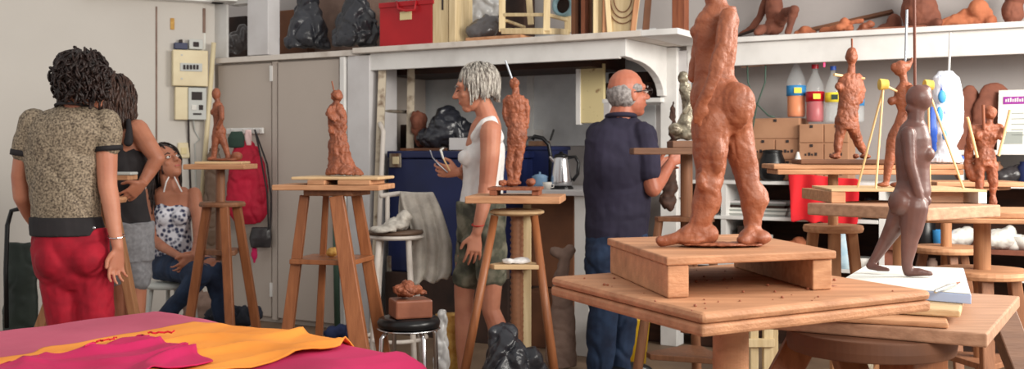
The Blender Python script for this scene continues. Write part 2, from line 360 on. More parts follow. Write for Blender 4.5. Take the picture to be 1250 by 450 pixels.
part('body', G().lathe(c, [(.035, 0), (.045, .01), (.047, .07), (.05, .075)]), 'jar_blue', t, smooth=True); part('lid', G().lathe(c+UP*.075, [(.05, 0), (.03, .012), (.006, .016), (.006, .028)]), 'jar_blue', t, smooth=True)
c = F.pt(668, DS+.04, .955); t = thing('white_cup', 'small white cup in front of the pale blue pot', 'cup', c)
part('body', G().lathe(c, [(.018, 0), (.026, .03), (.029, .045)]), 'ceramic', t, smooth=True); part('handle', G().tube([c+V((.026, 0, .035)), c+V((.04, 0, .03)), c+V((.037, 0, .015)), c+V((.024, 0, .012))], .003), 'ceramic', t)
t = thing('storage_tub', 'dark blue plastic tub on the worktop behind the clay figure', 'tub', F.pt(655, DS+.5, .955))
g = G(); F.box(g, 640, 672, .955, 1.20, DS+.45, .25); part('body', g, 'blue_chest', t, bevel=.01); part('rim', F.box(G(), 639, 673, 1.19, 1.215, DS+.44, .27), 'blue_chest', t, bevel=.004)
t = thing('rusty_metal_panel', 'cream painted metal cabinet door with rust spots hung behind the man', 'panel', F.pt(721, DS+.5, 1.3))
part('panel', F.rb(G(), 707, 737, 78, 150, DS+.5, .03), 'cream_metal', t, bevel=.004); part('rim', F.rb(G(), 703, 708, 76, 152, DS+.49, .05), 'white_paint', t)
g = G(); F.rb(g, 737, 795, 100, 120, DS+.6, .2); F.rb(g, 742, 790, 88, 101, DS+.62, .2); o = tag(part('dark_storage_box', g, 'dark', None, bevel=.01), 'dark box on the recess shelf behind the man head', 'box')
t = thing('recess_shelf', 'small white shelf at the right of the recess behind the man', 'shelf', F.pt(790, DS+.5, 1.42))
part('board', F.rb(G(), 735, 806, 120, 125, DS+.5, .4), 'white_paint', t)
part('bottle_stand', F.rb(G(), 737, 744, 125, 178, DS+.5, .3), 'grey_paint', t)
# dark blue chest with things on it
t = thing('blue_chest', 'big dark blue chest with a metal latch plate behind the woman in white', 'chest', F.pt(545, DS+.1, .4))
cz = F.zz(545, 184, DS+.1); g = G(); F.box(g, 473, 616, .40, cz-.05, DS+.1, .5); part('body', g, 'blue_chest', t, bevel=.012)
part('lid', F.box(G(), 472, 617, cz-.047, cz, DS+.09, .52), 'blue_chest', t, bevel=.008)
l = part('latch_plate', F.rb(G(), 475, 489, 187, 204, DS+.085, .012), 'rust_metal', t, 'worn square metal latch plate', bevel=.003); part('latch_hole', F.rb(G(), 479, 486, 191, 200, DS+.078, .01), 'cream_plastic', l)
part('corner', F.box(G(), 472, 476, .4, .5, DS+.085, .05), 'rust_metal', t); part('corner', F.box(G(), 612, 617, .4, .5, DS+.085, .05), 'rust_metal', t)
g = G(); F.box(g, 470, 620, 0.0, .399, DS+.06, .5); tag(part('low_plinth', g, 'dark', None, bevel=.004), 'dark low plinth under the blue chest', 'plinth')
def bag(name, label, cat, pts, Y, m, amp=.012, ridge=.012, voxel=.009, group=None, ns=9, base=None, flat=None):
    g = G()
    for q in pts: g.E(q[0], q[1], Y+(q[5] if len(q) > 5 else 0), q[2], q[3], q[4] if len(q) > 4 else .8)
    me = fused(g, voxel, 2, amp, ns, ridge*.4, 7, .5, ridge*1.5, 11)
    if flat is not None:
        for v in me.vertices: v.co.z = max(v.co.z, flat)
    return tag(finish(name, me, m, None, None, True), label, cat, group)
yy = F.pt(545, DS+.35).y
bag('black_bag', 'rumpled grey-black rubbish bag lying on the blue chest', 'bag', [(548, 158, 26, 22), (530, 168, 22, 14), (565, 165, 24, 17), (545, 140, 14, 12)], yy, 'bag_black', flat=cz+.012)
bag('red_brown_cloth', 'dark red-brown bundle beside the rubbish bag on the blue chest', 'cloth', [(510, 148, 11, 16), (516, 168, 10, 14)], yy+.08, 'terracotta_dark', flat=cz+.012)
tag(part('wood_board', F.box(G(), 488, 545, cz+.001, cz+.018, DS+.12, .2), 'brown_board', None, bevel=.002), 'thin brown board lying on the blue chest', 'board')
tag(part('white_box', F.rb(G(), 548, 580, 168, 183, DS+.12, .06), 'grey_paint', None, bevel=.003), 'low white box on the blue chest near the woman hand', 'box')
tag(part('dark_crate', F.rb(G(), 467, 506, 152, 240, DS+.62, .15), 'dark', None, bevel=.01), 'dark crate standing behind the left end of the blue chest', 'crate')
# ladder leaning in the recess
t = thing('steel_ladder', 'worn metal ladder leaning in the recess left of the blue chest', 'ladder', F.pt(460, DS+.02, 0))
for (xa, xb, nm) in ((467, 456, 0), (502, 498, 1)):
    p1 = F.w(xa, 82, DS+.05 + nm*.3); p0 = F.pt(xb, DS-.02+nm*.3, 0.001); part('rail', G().beam(p0, p1, .05, .035), 'worn_metal', t, bevel=.003)
for i in range(5):
    z = .25+.3*i; f = z/1.6; part('rung', G().cyl(F.pt(449+15*f, DS+.04+.08*f, z), F.pt(495+6*f, DS+.34+.08*f, z), .012), 'rust_metal', t)
tag(part('folded_chair_frame', G().tube([F.pt(458, DS-.02, .0)+UP*.012, F.w(464, 250, DS-.02), F.w(468, 160, DS), F.w(464, 150, DS+.02)], .016), 'shelf_edge', None, smooth=True), 'bent off-white metal tube standing by the ladder', 'tube')
# ---------------------------------------------------------------- items on the long high shelf
def fbox(name, label, cat, x0, x1, y0, y1, d, dep, m, bevel=.004, group=None):
    return tag(part(name, F.rb(G(), x0, x1, y0, y1, d, dep), m, None, bevel=bevel), label, cat, group)
def onsh(px, d): return F.pt(px, d, SH)
def shbox(name, label, cat, x0, x1, ytop, d, dep, m, bevel=.004, z0=SH+.001, group=None):
    z1 = F.zz((x0+x1)/2, ytop, d); return tag(part(name, F.box(G(), x0, x1, z0, z1, d, dep), m, None, bevel=bevel), label, cat, group)
shbox('brown_crate', 'brown wooden crate at the back of the high shelf behind the black bags', 'crate', 331, 375, 12, DS+.42, .3, 'brown_board')
shbox('grey_carton', 'grey-beige carton under the shelf ceiling behind the black bags', 'carton', 380, 452, -25, DS+.5, .3, 'bag_taupe')
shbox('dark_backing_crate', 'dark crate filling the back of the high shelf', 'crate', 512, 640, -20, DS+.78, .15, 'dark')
def lbag(label, cat, secs, Y, m, z, **k):
    g = G(); g.L([(a, b, c, Y, h) for a, b, c, h in secs]); kk = dict(voxel=.008, it=2, amp=.012, ns=8, ridge=.008, rs=6, vor=.022, vs=9); kk.update(k); me = fused(g, **kk)
    for v in me.vertices: v.co.z = max(v.co.z, z)
    return tag(finish(cat if cat != 'bag' else 'plastic_bag', me, m, None, None, True), label, cat)
yb = F.pt(374, DS+.22).y
lbag('tall tied black rubbish bag, left one of two on the high shelf', 'bag', [(348, 402, 58, .6), (346, 402, 48, .65), (353, 399, 30, .65), (360, 394, 12, .65), (364, 390, 0, .7), (367, 386, -14, .7), (372, 384, -24, .6)], yb, 'bag_black', SH+.001)
yb = F.pt(434, DS+.22).y
lbag('broad black rubbish bag beside the red case on the high shelf', 'bag', [(406, 461, 55, .6), (405, 463, 44, .65), (411, 459, 26, .65), (416, 454, 10, .65), (420, 450, -4, .7), (426, 446, -18, .7)], yb, 'bag_black', SH+.001)
yb = F.pt(288, DS+.3).y
bag('grey_bag', 'greenish grey plastic bag stuffed in the dark niche on the left', 'bag', [(288, 52, 15, 14), (297, 46, 9, 18), (273, 58, 9, 8, .8, -.1)], yb, 'bag_grey', flat=SH+.001)
tag(part('niche_shade_block', F.box(G(), 279, 300, SH+.001, 2.22, DS+.5, .3), 'dark', None), 'dark block added as the shade at the back of the left niche', 'box')  # dark block put in to colour the niche opening as deep shade
t = thing('red_case', 'bright red square carrying case with a handle on the high shelf', 'case', onsh(495, DS+.03))
z1 = F.zz(495, 2, DS+.03); part('body', F.box(G(), 463, 528, SH+.001, z1, DS+.03, .16), 'red_plastic', t, bevel=.008)
part('label_plate', F.rb(G(), 488, 502, 14, 24, DS+.024, .01), 'cream_metal', t, 'small brass coloured label plate')
part('rim', F.box(G(), 462, 529, z1-.03, z1+.004, DS+.022, .175), 'red_plastic', t, bevel=.004)
part('handle', G().tube([F.w(484, 2, DS+.02), F.w(486, 11, DS), F.w(495, 13, DS-.01), F.w(506, 12, DS), F.w(508, 1, DS+.02)], .008), 'red_plastic', t, smooth=True)
t = thing('cream_drawing_case', 'cream painted wooden case standing upright right of the red case', 'case', onsh(540, DS+.03))
part('body', F.box(G(), 528, 547, SH+.001, F.zz(540, -12, DS+.03), DS+.03, .2), 'cream_wood', t, bevel=.004)
part('side_rail', F.box(G(), 547.5, 556, SH+.001, F.zz(540, -12, DS+.02), DS+.02, .2), 'cream_wood', t, bevel=.005); part('slot', F.rb(G(), 539, 541, -2, 12, DS+.026, .01), 'ink', t)
t = thing('small_plank', 'short orange-brown plank lying at the shelf edge under the grey bag', 'plank', onsh(602, DS-.02))
part('plank', F.box(G(), 568, 636, SH+.001, SH+.024, DS-.02, .2), 'pine_x', t, bevel=.003)
yb = F.pt(590, DS+.12).y
bag('grey_bag', 'shiny dark grey plastic bag sitting on the short plank', 'bag', [(588, 36, 20, 14, .6), (596, 30, 16, 12, .6)], yb, 'bag_grey', flat=SH+.025, ridge=.01)
bag('clear_bag', 'crumpled translucent white plastic bag behind the dark grey bag', 'bag', [(573, 20, 17, 26, .6), (598, 2, 18, 22, .6), (580, -5, 18, 18, .6)], yb+.27, 'bag_clear', flat=SH+.001, ridge=.014)
# upturned stool frames
t = thing('wooden_stool', 'upturned pale wooden stool frame lying on the high shelf', 'stool', onsh(650, DS+.05))
def fbeam(p, x0, y0, x1, y1, d0, d1, w, m='cream_wood', name='rail'):
    part(name, G().beam(F.w(x0, y0, d0), F.w(x1, y1, d1), w, w*.8), m, p, bevel=.003)
fbeam(t, 613, -15, 613, 39, DS+.04, DS+.04, .04, name='leg'); fbeam(t, 668, -12, 667, 38, DS+.04, DS+.04, .04, name='leg')
fbeam(t, 614, 38, 666, 38, DS+.04, DS+.04, .045); fbeam(t, 616, 18, 664, 18, DS+.04, DS+.04, .026)
fbeam(t, 617, 25, 640, 33, DS+.06, DS+.3, .02); fbeam(t, 668, 38, 692, 39, DS+.04, DS+.45, .045); fbeam(t, 668, 18, 691, 24, DS+.06, DS+.4, .026)
fbeam(t, 693, -10, 693, 40, DS+.42, DS+.42, .04, name='leg'); fbeam(t, 645, -12, 648, 30, DS+.45, DS+.45, .04, name='leg')
c = F.w(686, 6, DS+.3); t = thing('blue_grey_pot', 'round blue-grey pot lying open towards the room on the high shelf', 'pot', c-UP*.06)
nn = -F.n; g = G(); r0 = [(0.03, .09), (.062, .085), (.07, .04), (.07, 0), (.052, 0), (.05, .05), (.02, .07)]
S = [(c-nn*z, F.u*r, UP*r) for r, z in r0]; g.loft(S, 24); part('body', g, 'bowl_blue', t, smooth=True); part('inside', G().cyl(c-nn*.03, c-nn*.035, .05), 'dark', t)
for i, (x0, x1) in enumerate(((697, 702), (703, 708), (709, 714), (716, 721), (722, 727))):
    tag(part('leaning_batten', F.box(G(), x0, x1, SH+.001, 2.35, DS+.1+.05*(i % 2), .05), ('brown_board', 'dark_brown', 'red_wood', 'brown_board', 'dark_brown')[i], None, bevel=.003),
        ('pale brown upright slat nearest the blue-grey pot', 'dark brown upright slat, second from the blue-grey pot', 'reddish upright slat in the middle of the leaning row', 'brown upright slat, fourth from the blue-grey pot', 'dark upright slat next to the cream chair panels')[i], 'batten', 'upright battens on the high shelf')
for i, (x0, x1, lb) in enumerate(((728, 739, 'narrow cream grooved panel standing on the high shelf'), (741, 779, 'wide cream panel with nested curved grooves on the high shelf'))):
    t = thing('grooved_panel', lb, 'panel', onsh((x0+x1)/2, DS+.06), 'cream panels on the high shelf')
    xl = x0+(8 if i else 1)
    a, b2, c2, d3 = F.w(x0, -15, DS+.05), F.w(x1+1, -15, DS+.05), F.pt(x1-6 if i else x1, DS+.05, SH+.002), F.pt(x0+4 if i else x0, DS+.05, SH+.002)
    g = G(); g.extr([d3, c2, b2, a], F.n*.04); part('panel', g, 'cream_wood', t, bevel=.006)
    part('edge_rail', G().beam(c2-F.n*.01, b2-F.n*.01, .03, .03), 'pine_z', t, bevel=.003); part('edge_rail', G().beam(d3-F.n*.01, a-F.n*.01, .03, .03), 'cream_wood', t, bevel=.003)
    if i:
        for r in (12, 17, 22): 
            pts = [F.w(760+r*math.cos(th)*.9, -2+r*1.4*math.sin(th), DS+.045) for th in [math.pi*j/12 for j in range(13)]]
            part('groove', G().tube(pts, .003), 'brown_board', t)
tag(part('leaning_lath', G().beam(F.pt(787, DS+.5, SH), F.w(793, -20, DS+.5), .04, .02), 'brown_board', None), 'thin brown lath leaning against the grey wall', 'lath')
tag(part('wooden_post', F.box(G(), 820, 836, SH+.001, 2.4, DS+.42, .07), 'red_wood', None, bevel=.004), 'orange-brown wooden post standing at the end of the high shelf', 'post')
# ---------------------------------------------------------------- left wall fittings
def wpart(name, x0, x1, y0, y1, off, dep, m, parent, bevel=.003, label=None):
    return part(name, W.rb(G(), x0, x1, y0, y1, DL-off, dep), m, parent, label, bevel=bevel)
t = thing('fuse_box', 'cream electrical fuse box with a row of switches on the left wall', 'fuse box', W.w(233, 105, DL-.05))
wpart('body', 211, 254, 61, 105, .09, .08, 'cream_plastic', t, .006); k = wpart('window_strip', 220, 247, 77, 87, .096, .02, 'grey_plastic', t, .002)
for i in range(5): wpart('switch', 224+4*i, 226.5+4*i, 79, 84.5, .104, .02, 'ink', k, .001)
wpart('screw', 221, 223, 66, 68, .093, .01, 'grey_plastic', t, 0); wpart('screw', 221, 223, 95, 97, .093, .01, 'grey_plastic', t, 0)
t = thing('electric_meter', 'grey and cream electricity meter below the fuse box', 'meter', W.w(231, 147, DL-.05))
wpart('side_panel', 214, 230, 106, 146, .075, .07, 'cream_plastic', t, .004); b_ = wpart('body', 230, 252, 107, 146, .09, .08, 'grey_plastic', t, .004)
wpart('display', 234, 247, 112, 122, .094, .01, 'ink', b_, .001); wpart('dial', 234, 240, 128, 134, .096, .01, 'ceramic', b_, .001); wpart('dial', 243, 248, 128, 134, .096, .01, 'ink', b_, .001); wpart('dial', 236, 246, 138, 140, .096, .01, 'ink', b_, 0)
wpart('wall_plate', 210, 251, 36, 60, .01, .008, 'paper', None, .001); o = bpy.data.objects[-1] if False else COL.objects[-1]; o.name = 'backing_board'; tag(o, 'white backing board above the fuse box', 'board')
t = thing('relay_box', 'small dark blue switch box on top of the fuse box', 'box', W.w(222, 60, DL-.04)); wpart('body', 213, 229, 52, 60, .06, .05, 'blue_chest', t); wpart('knob', 219, 223, 48, 52, .05, .03, 'ink', t)
t = thing('relay_box', 'small pale grey switch box on top of the fuse box', 'box', W.w(240, 60, DL-.04)); wpart('body', 231, 248, 48, 60, .06, .05, 'grey_plastic', t); wpart('knob', 236, 243, 51, 57, .066, .02, 'ink', t)
tag(wpart('yellow_tag', 208, 213, 22, 36, .02, .01, 'straw', None), 'small yellow strip fixed above the fuse box', 'strip')
tag(part('conduit_pipe', G().cyl(W.w(261, 52, DL-.07), W.w(245, 258, DL-.07), .017), 'cream_plastic', None, smooth=True), 'cream plastic pipe running down beside the fuse box', 'pipe')
tag(part('cable', G().tube([W.w(230, 146, DL-.04), W.w(231, 190, DL-.02), W.w(233, 240, DL-.03), W.w(232, 270, DL-.02)], .007), 'ink', None), 'dark cable dropping from the electricity meter', 'cable')
tag(part('cable', G().tube([W.w(236, 146, DL-.04), W.w(238, 160, DL-.02), W.w(244, 170, DL-.02), W.w(238, 175, DL-.02), W.w(240, 260, DL-.02)], .005), 'grey_plastic', None), 'grey cable looping beside the dark cable', 'cable')
t = thing('light_switch', 'round cream wall switch above the seated woman', 'switch', W.w(225, 192, DL-.02)); wpart('plate', 217, 232, 174, 193, .03, .025, 'cream_plastic', t, .008); wpart('button', 221, 228, 180, 188, .036, .02, 'cream_metal', t, .002)
# green shopping bag at far left
yb = 5.6
t = thing('shopping_bag', 'tall dark green shopping bag with black handles at the far left', 'bag', at(22, 455, yb))
g = G(); g.L([(4, 46, 455, yb, .45), (3, 47, 400, yb, .5), (5, 45, 330, yb, .45), (7, 43, 296, yb, .35)]); blob('body', g, 'bag_green', t, voxel=.01, it=3, amp=.008, ns=8, ridge=.006, rs=6)
part('handle', G().tube([at(8, 400, yb-.1), at(7, 330, yb-.1), at(9, 275, yb-.06), at(14, 257, yb-.05), at(26, 254, yb-.05)], .012), 'black_plastic', t, smooth=True)
# ---------------------------------------------------------------- coat rail, jacket, things on the floor left
t = thing('coat_rail', 'small pale rail with hooks on the narrow cupboard door', 'rail', F.w(304, 160, DS-.02))
part('rail', F.rb(G(), 276, 320, 156, 163, DS-.025, .02), 'white_paint', t, bevel=.003)
for px in (283, 297, 310, 318): part('hook', G().tube([F.w(px, 158, DS-.03), F.w(px, 162, DS-.06), F.w(px, 157, DS-.075)], .006), 'white_paint', t)
yj = F.pt(303, DS-.12).y
def clothblob(name, label, cat, secs, Y, m, group=None, **k):
    g = G(); g.L([(a, b, c, Y, h) for a, b, c, h in secs])
    kk = dict(voxel=.008, it=3, amp=.008, ns=9, ridge=.01, rs=9); kk.update(k)
    return tag(finish(name, fused(g, **kk), m, None, None, True), label, cat, group)
clothblob('red_jacket', 'dark red padded jacket hanging from the coat rail', 'jacket', [(292, 306, 170, .5), (285, 317, 182, .5), (280, 324, 200, .5), (277, 327, 225, .5), (276, 328, 245, .5), (281, 326, 262, .5), (290, 318, 273, .4)], yj, 'jacket_red')
clothblob('green_hat', 'dark green hat hanging from the coat rail', 'hat', [(282, 296, 160, .6), (278, 299, 168, .7), (279, 299, 180, .6)], yj-.02, 'cloth_green', amp=.003, ridge=0)
clothblob('pink_scarf', 'pale pink scarf hung on the coat rail', 'scarf', [(299, 307, 158, .6), (298, 308, 168, .6), (300, 307, 178, .5)], yj-.02, 'cloth_pink', amp=.003, ridge=.003)
t = thing('handbag', 'dark grey shiny handbag hanging below the red jacket', 'handbag', at(317, 302, yj))
g = G(); g.L([(306, 331, 302, yj, .4), (304, 332, 290, yj, .4), (307, 331, 277, yj, .3)]); blob('body', g, 'purse', t, voxel=.007, it=2, amp=.003)
part('strap', G().tube([at(311, 158, yj-.08), at(318, 190, yj-.09), at(326, 235, yj-.09), at(328, 280, yj-.04)], .006), 'black_cloth', t); part('strap', G().tube([at(311, 158, yj-.08), at(326, 200, yj-.03), at(331, 240, yj-.02), at(330, 280, yj+.0)], .006), 'black_cloth', t)
clothblob('magenta_scarf', 'bright magenta scarf end dangling under the handbag', 'scarf', [(307, 314, 302, .5), (306, 315, 312, .5), (309, 312, 321, .4)], yj+.01, 'cloth_magenta', amp=.003, ridge=.003)
clothblob('brown_coat', 'long brown-grey coat hanging left of the red jacket', 'coat', [(255, 268, 180, .5), (250, 272, 200, .5), (248, 274, 260, .5), (250, 272, 330, .5)], yj+.05, 'seat_brown')
bag('dark_clothing', 'heap of dark denim clothing on the floor under the left stand', 'clothes', [(292, 384, 24, 12, .6), (268, 386, 22, 10, .6), (304, 380, 14, 9, .6)], 6.35, 'dark_cloth', flat=.001, amp=.02, ridge=.02)
o_=COL.objects[-1]
bag('taupe_bag', 'soft taupe bag on the floor behind the dark clothing', 'bag', [(242, 372, 20, 20, .5), (244, 388, 22, 14, .5)], 6.6, 'bag_taupe', flat=.001, amp=.01)
bag('blue_bundle', 'dark blue cloth bundle on the floor behind the tall stool legs', 'bundle', [(405, 406, 12, 9, .8), (418, 404, 12, 10, .8)], 6.35, 'blue_cloth', flat=.001)
tag(part('green_pole', G().cyl(F.pt(412, DS-.08, .001), F.w(409, 236, DS-.06), .02), 'green_pole', None, smooth=True), 'dark green pole standing against the cupboard behind the tall stool', 'pole')
# ---------------------------------------------------------------- sculpture stands
def rotp(c, a, r): return V((c[0]+math.cos(a)*r, c[1]+math.sin(a)*r, 0))
def board(name, corners, zt, th, m, parent=None, bevel=.004, label=None):
    g = G(); g.prism([(c[0], c[1]) for c in corners], zt-th, zt); return part(name, g, m, parent, label, bevel=bevel)
def rect(c, a, w, d):
    u = V((math.cos(a), math.sin(a), 0)); v = V((-math.sin(a), math.cos(a), 0)); c = V((c[0], c[1], 0))
    return [c-u*w/2-v*d/2, c+u*w/2-v*d/2, c+u*w/2+v*d/2, c-u*w/2+v*d/2]
# big foreground stand
T1 = .907
t = thing('sculpture_stand', 'large foreground stand with a thick worn square top carrying the big torso statue', 'stand', (.455, 2.216, 0))
Fc, Lc, Rc = V((.3213, 1.8, 0)), V((.0844, 2.333, 0)), V((.827, 2.10, 0)); Bc = Lc+Rc-Fc
board('top_plate', [Fc, Rc, Bc, Lc], T1, .020, 'table_wood', t, .009)
board('under_plate', [Fc, Rc, Bc, Lc], T1-.0205, .021, 'table_wood', t, .006)
part('column', G().cyl((.455, 2.216, .12), (.455, 2.216, T1-.042), .037, seg=32), 'table_wood', t, smooth=False)
part('disc', G().lathe((.455, 2.216, .50), [(.17, 0), (.17, .03)], 36), 'pine_x', t, bevel=.004)
for k in range(3):
    a = .5+k*2.094; part('leg', G().beam((.455+.13*math.cos(a), 2.216+.13*math.sin(a), .5), (.455+.27*math.cos(a), 2.216+.27*math.sin(a), 0), .05, .035), 'pine_z', t, bevel=.004)
rz0 = T1+.0008; f0, l0, r0 = V((.286, 1.97, 0)), V((.215, 2.41, 0)), V((.640, 2.10, 0)); b0 = l0+r0-f0
t = thing('plinth_box', 'low wooden plinth box under the feet of the big statue', 'plinth', (.45, 2.2, rz0))
board('top_plate', [f0, r0, b0, l0], .985, .016, 'table_wood', t, .003)
ul = (l0-f0).normalized(); ur = (r0-f0).normalized(); h = .985-.0165-rz0
part('side_block', G().pp(f0+ul*.005+ur*.004+UP*rz0, ur*.045, (l0-f0)*.96, UP*h), 'table_wood', t, bevel=.003)
part('side_block', G().pp(r0-ur*.05+ul*.01+UP*rz0, ur*.045, (l0-f0)*.96, UP*h), 'pine_x', t, bevel=.003)
for (px, py, Y) in ((0, 0, 0),):
    g = G()
    for k in range(46):
        a, b = random.random(), random.random(); p = Fc+(Lc-Fc)*a+(Rc-Fc)*b; r = random.uniform(.0012, .0038)
        g.ell(V((p.x, p.y, T1+r*.6)), (r, r*1.3, r*.8), seg=7, nr=4)
    tag(part('clay_crumbs', g, 'clay', None), 'dry clay crumbs scattered on the big foreground stand', 'crumbs', kind='stuff')
tag(blob('clay_smear', G().ell(at(1005, 353, 2.12)+V((0, 0.05, 0)), (.05, .02, .0035)), 'clay_mid', voxel=.0025, it=2, amp=.002, ns=30), 'thin clay smear near the right corner of the foreground stand', 'smear')
def stand(label, c, zt, tops, legs=None, column=None, disc=None, extra=None, name='sculpture_stand'):
    t = thing(name, label, 'stand', (c[0], c[1], 0)); z = zt
    for i, (corners, th, m) in enumerate(tops): board('top_plate' if i == 0 else 'under_plate', corners, z, th, m, t, .004); z -= th+.0006
    if column: part('column', G().cyl((c[0], c[1], column[2] if len(column) > 2 else .1), (c[0], c[1], z), column[0], seg=28), column[1], t)
    if disc: part('disc', G().lathe((c[0], c[1], disc[0]-.028), [(disc[1], 0), (disc[1]+.004, .014), (disc[1], .028)], 40), disc[2], t, bevel=.003); z = disc[0]-.028
    if legs:
        n, ra, rb, w, m, a0 = legs[:6]
        for k in range(n):
            a = a0+k*2*math.pi/n; part('leg', G().beam((c[0]+ra*math.cos(a), c[1]+ra*math.sin(a), z), (c[0]+rb*math.cos(a), c[1]+rb*math.sin(a), 0), w, w*.8), m, t, bevel=.005)
        if len(legs) > 6:
            zs = legs[6]; f = (z-zs)/z; r = (ra+(rb-ra)*f)*1.05
            pts = [(c[0]+r*math.cos(a0+k*2*math.pi/n), c[1]+r*math.sin(a0+k*2*math.pi/n)) for k in range(n)]
            P = []
            for k in range(n):       # blunt corners
                a, b, d = V(pts[k-1]+(0,)), V(pts[k]+(0,)), V(pts[(k+1) % n]+(0,)); P += [b+(a-b)*.18, b+(d-b)*.18]
            board('shelf', P, zs, .022, m if m != 'leg_orange' else 'leg_orange', t, .003)
    return t
# stand right foreground (lower, big board)
zb = .80; fc = at(1205, 407, (EYE-zb)*FPX/(407-HOR)); rc = at(1245, 361, (EYE-zb)*FPX/(361-HOR)); ff = V((fc.x, fc.y, 0)); rr = V((rc.x, rc.y, 0)); lf = ff-F.u*.56; lb = rr-F.u*.56
cm = (ff+rr+lf+lb)/4
t = thing('sculpture_stand', 'low right foreground stand with a wide worn board and round under-disc', 'stand', (cm.x, cm.y, 0))
board('top_plate', [ff, rr, lb, lf], zb, .03, 'oldwood_x', t, .004)
cc = at(1062, 430, 2.46); part('disc', G().lathe((cc.x, cc.y, zb-.030-.046), [(.185, 0), (.188, .02), (.185, .045)], 80), 'brown_board', t, bevel=.003)
part('column', G().box((at(1115, 440, 2.44).x, cc.y-.02, .44), (.115, .1, .56), .5), 'leg_orange', t, bevel=.004)
for (xa, xb, dy) in ((990, 955, 0), (1018, 1040, .12), (1215, 1240, .42)):
    p = at(xa, 405, 2.55+dy); q = at(xb, 470, 2.5+dy); d_ = (q-p)/(p.z-q.z); top = V((p.x, p.y, zb-.032)); part('leg', G().beam(top, V((top.x+d_.x*.76, top.y+d_.y*.76, 0)), .07, .05), 'leg_orange' if xa < 1100 else 'dark_table', t, bevel=.004)
zr = zb+.001
tag(board('spare_board', [V((.70, 2.38, 0)), V((.935, 2.28, 0)), V((1.05, 2.60, 0)), V((.80, 2.68, 0))], zr+.012, .012, 'pine_x'), 'thin knotty board lying on the low right stand', 'board')
tag(board('spare_board', [V((.74, 2.46, 0)), V((.985, 2.34, 0)), V((1.17, 2.74, 0)), V((.92, 2.86, 0))], zr+.030, .016, 'ply'), 'pale plywood board under the purple-brown figure', 'board')
t = thing('paper_board', 'white paper-covered board with pale blue edge under the purple-brown figure', 'board', V((1.0, 2.65, zr+.031)))
pz = zr+.031; cr = [V((.80, 2.63, 0)), V((1.048, 2.43, 0)), V((1.26, 2.97, 0)), V((1.02, 3.06, 0))]
board('slab', cr, pz+.022, .022, 'paper_blue', t, .002); board('sheet', [p+(V((1.03, 2.75, 0))-p)*.01 for p in cr], pz+.024, .0015, 'paper', t, 0)
PZ = pz+.0245
g = G(); a = at(1142, 364, 2.42); a.z = PZ+.006; b = at(1172, 350, 2.58); b.z = PZ+.008
t = thing('modelling_tool', 'pale pointed modelling tool lying on the white paper board', 'tool', a)
part('handle', G().chain([a, a+(b-a)*.5, a+(b-a)*.8], [.004, .006, .003]), 'tool_steel', t, smooth=True); part('tip', G().chain([a+(b-a)*.8, b], [.003, .0012]), 'red_wood', t, smooth=True)
# stand with columns (right)
cA = at(1017, 240, 4.3)
ang = -.25
st = stand('tall stand with layered boards holding the striding clay figure and the wrapped sculpture', cA, 1.130,
      [(rect((at(1058, 0, 4.35).x, 4.35), ang*.3, .80, .30), .020, 'pine_x'), (rect((at(1050, 0, 4.35).x, 4.33), ang*.3, .72, .26), .020, 'pine_x')], (3, .085, .2, .042, 'pine_z', .3, .45), (.020, 'pine_z', .5), (.885, .115, 'pine_x'))
tag(board('plinth_board', rect((at(1030, 0, 4.3).x, 4.3), -.08, .38, .20), 1.130+.0185, .018, 'brown_board'), 'reddish board under the feet of the striding clay figure', 'board')
# S3 board stand
z3 = 1.0; L3, F3, R3 = at(985, 247, 3.75), at(1132, 252, 3.40), at(1222, 248, 3.62)
t = thing('sculpture_stand', 'stand with a thick dark-edged board behind the purple-brown figure', 'stand', (at(1098, 0, 3.75).x, 3.75, 0))
B3 = L3+R3-F3; board('top_plate', [L3, F3, R3, B3], z3, .042, 'oldwood_x', t, .005)
part('column', G().cyl((at(1100, 0, 3.72).x, 3.72, .1), (at(1100, 0, 3.72).x, 3.72, z3-.043), .028, seg=24), 'pine_z', t)
for k in range(3):
    a = .9+k*2.094; c = V((at(1100, 0, 3.72).x, 3.72, 0)); part('leg', G().beam(c+V((.02*math.cos(a), .02*math.sin(a), .55)), c+V((.26*math.cos(a), .26*math.sin(a), 0)), .045, .035), 'pine_z', t, bevel=.004)
tz = z3+.001; cx = at(1110, 0, 3.85).x
t = thing('white_topped_box', 'shallow box with a white top and open front on the dark-edged board', 'box', (cx, 3.85, tz))
c4 = [V((at(1017, 0, 3.7).x, 3.72, 0)), V((at(1208, 0, 3.65).x, 3.67, 0)), V((at(1208, 0, 3.65).x+.02, 4.12, 0)), V((at(1017, 0, 3.7).x+.05, 4.14, 0))]
board('top_plate', c4, tz+.048, .008, 'ply', t, .001)
for s in (0, 1):
    p = c4[s]+V((-.03 if s else .0, 0, 0)); part('side_block', G().pp(p+UP*(tz), V((.03 if s else .05, 0, 0)), V((.0, .38, 0)), UP*.0395), 'white_paint' if s else 'pine_x', t, bevel=.002)
part('middle_block', G().pp(V((cx+.03, 3.74, tz)), V((.12, 0, 0)), V((0, .34, 0)), UP*.0395), 'oldwood_x', t, bevel=.002)
BZ = tz+.0485
# S5 right stand
c5 = at(1199, 300, 3.95); z5 = .965
stand('right-hand stand with reddish boards, fat pine column and broad round disc', c5, z5,
      [(rect((at(1212, 0, 3.95).x, 3.98), -.25, .50, .42), .022, 'pine_x'), (rect((at(1195, 0, 3.95).x, 3.95), -.25, .46, .36), .018, 'pine_x')], (3, .13, .25, .045, 'leg_brown', .2, .42), (.030, 'pine_z', .38), (.745, .17, 'pine_x'))
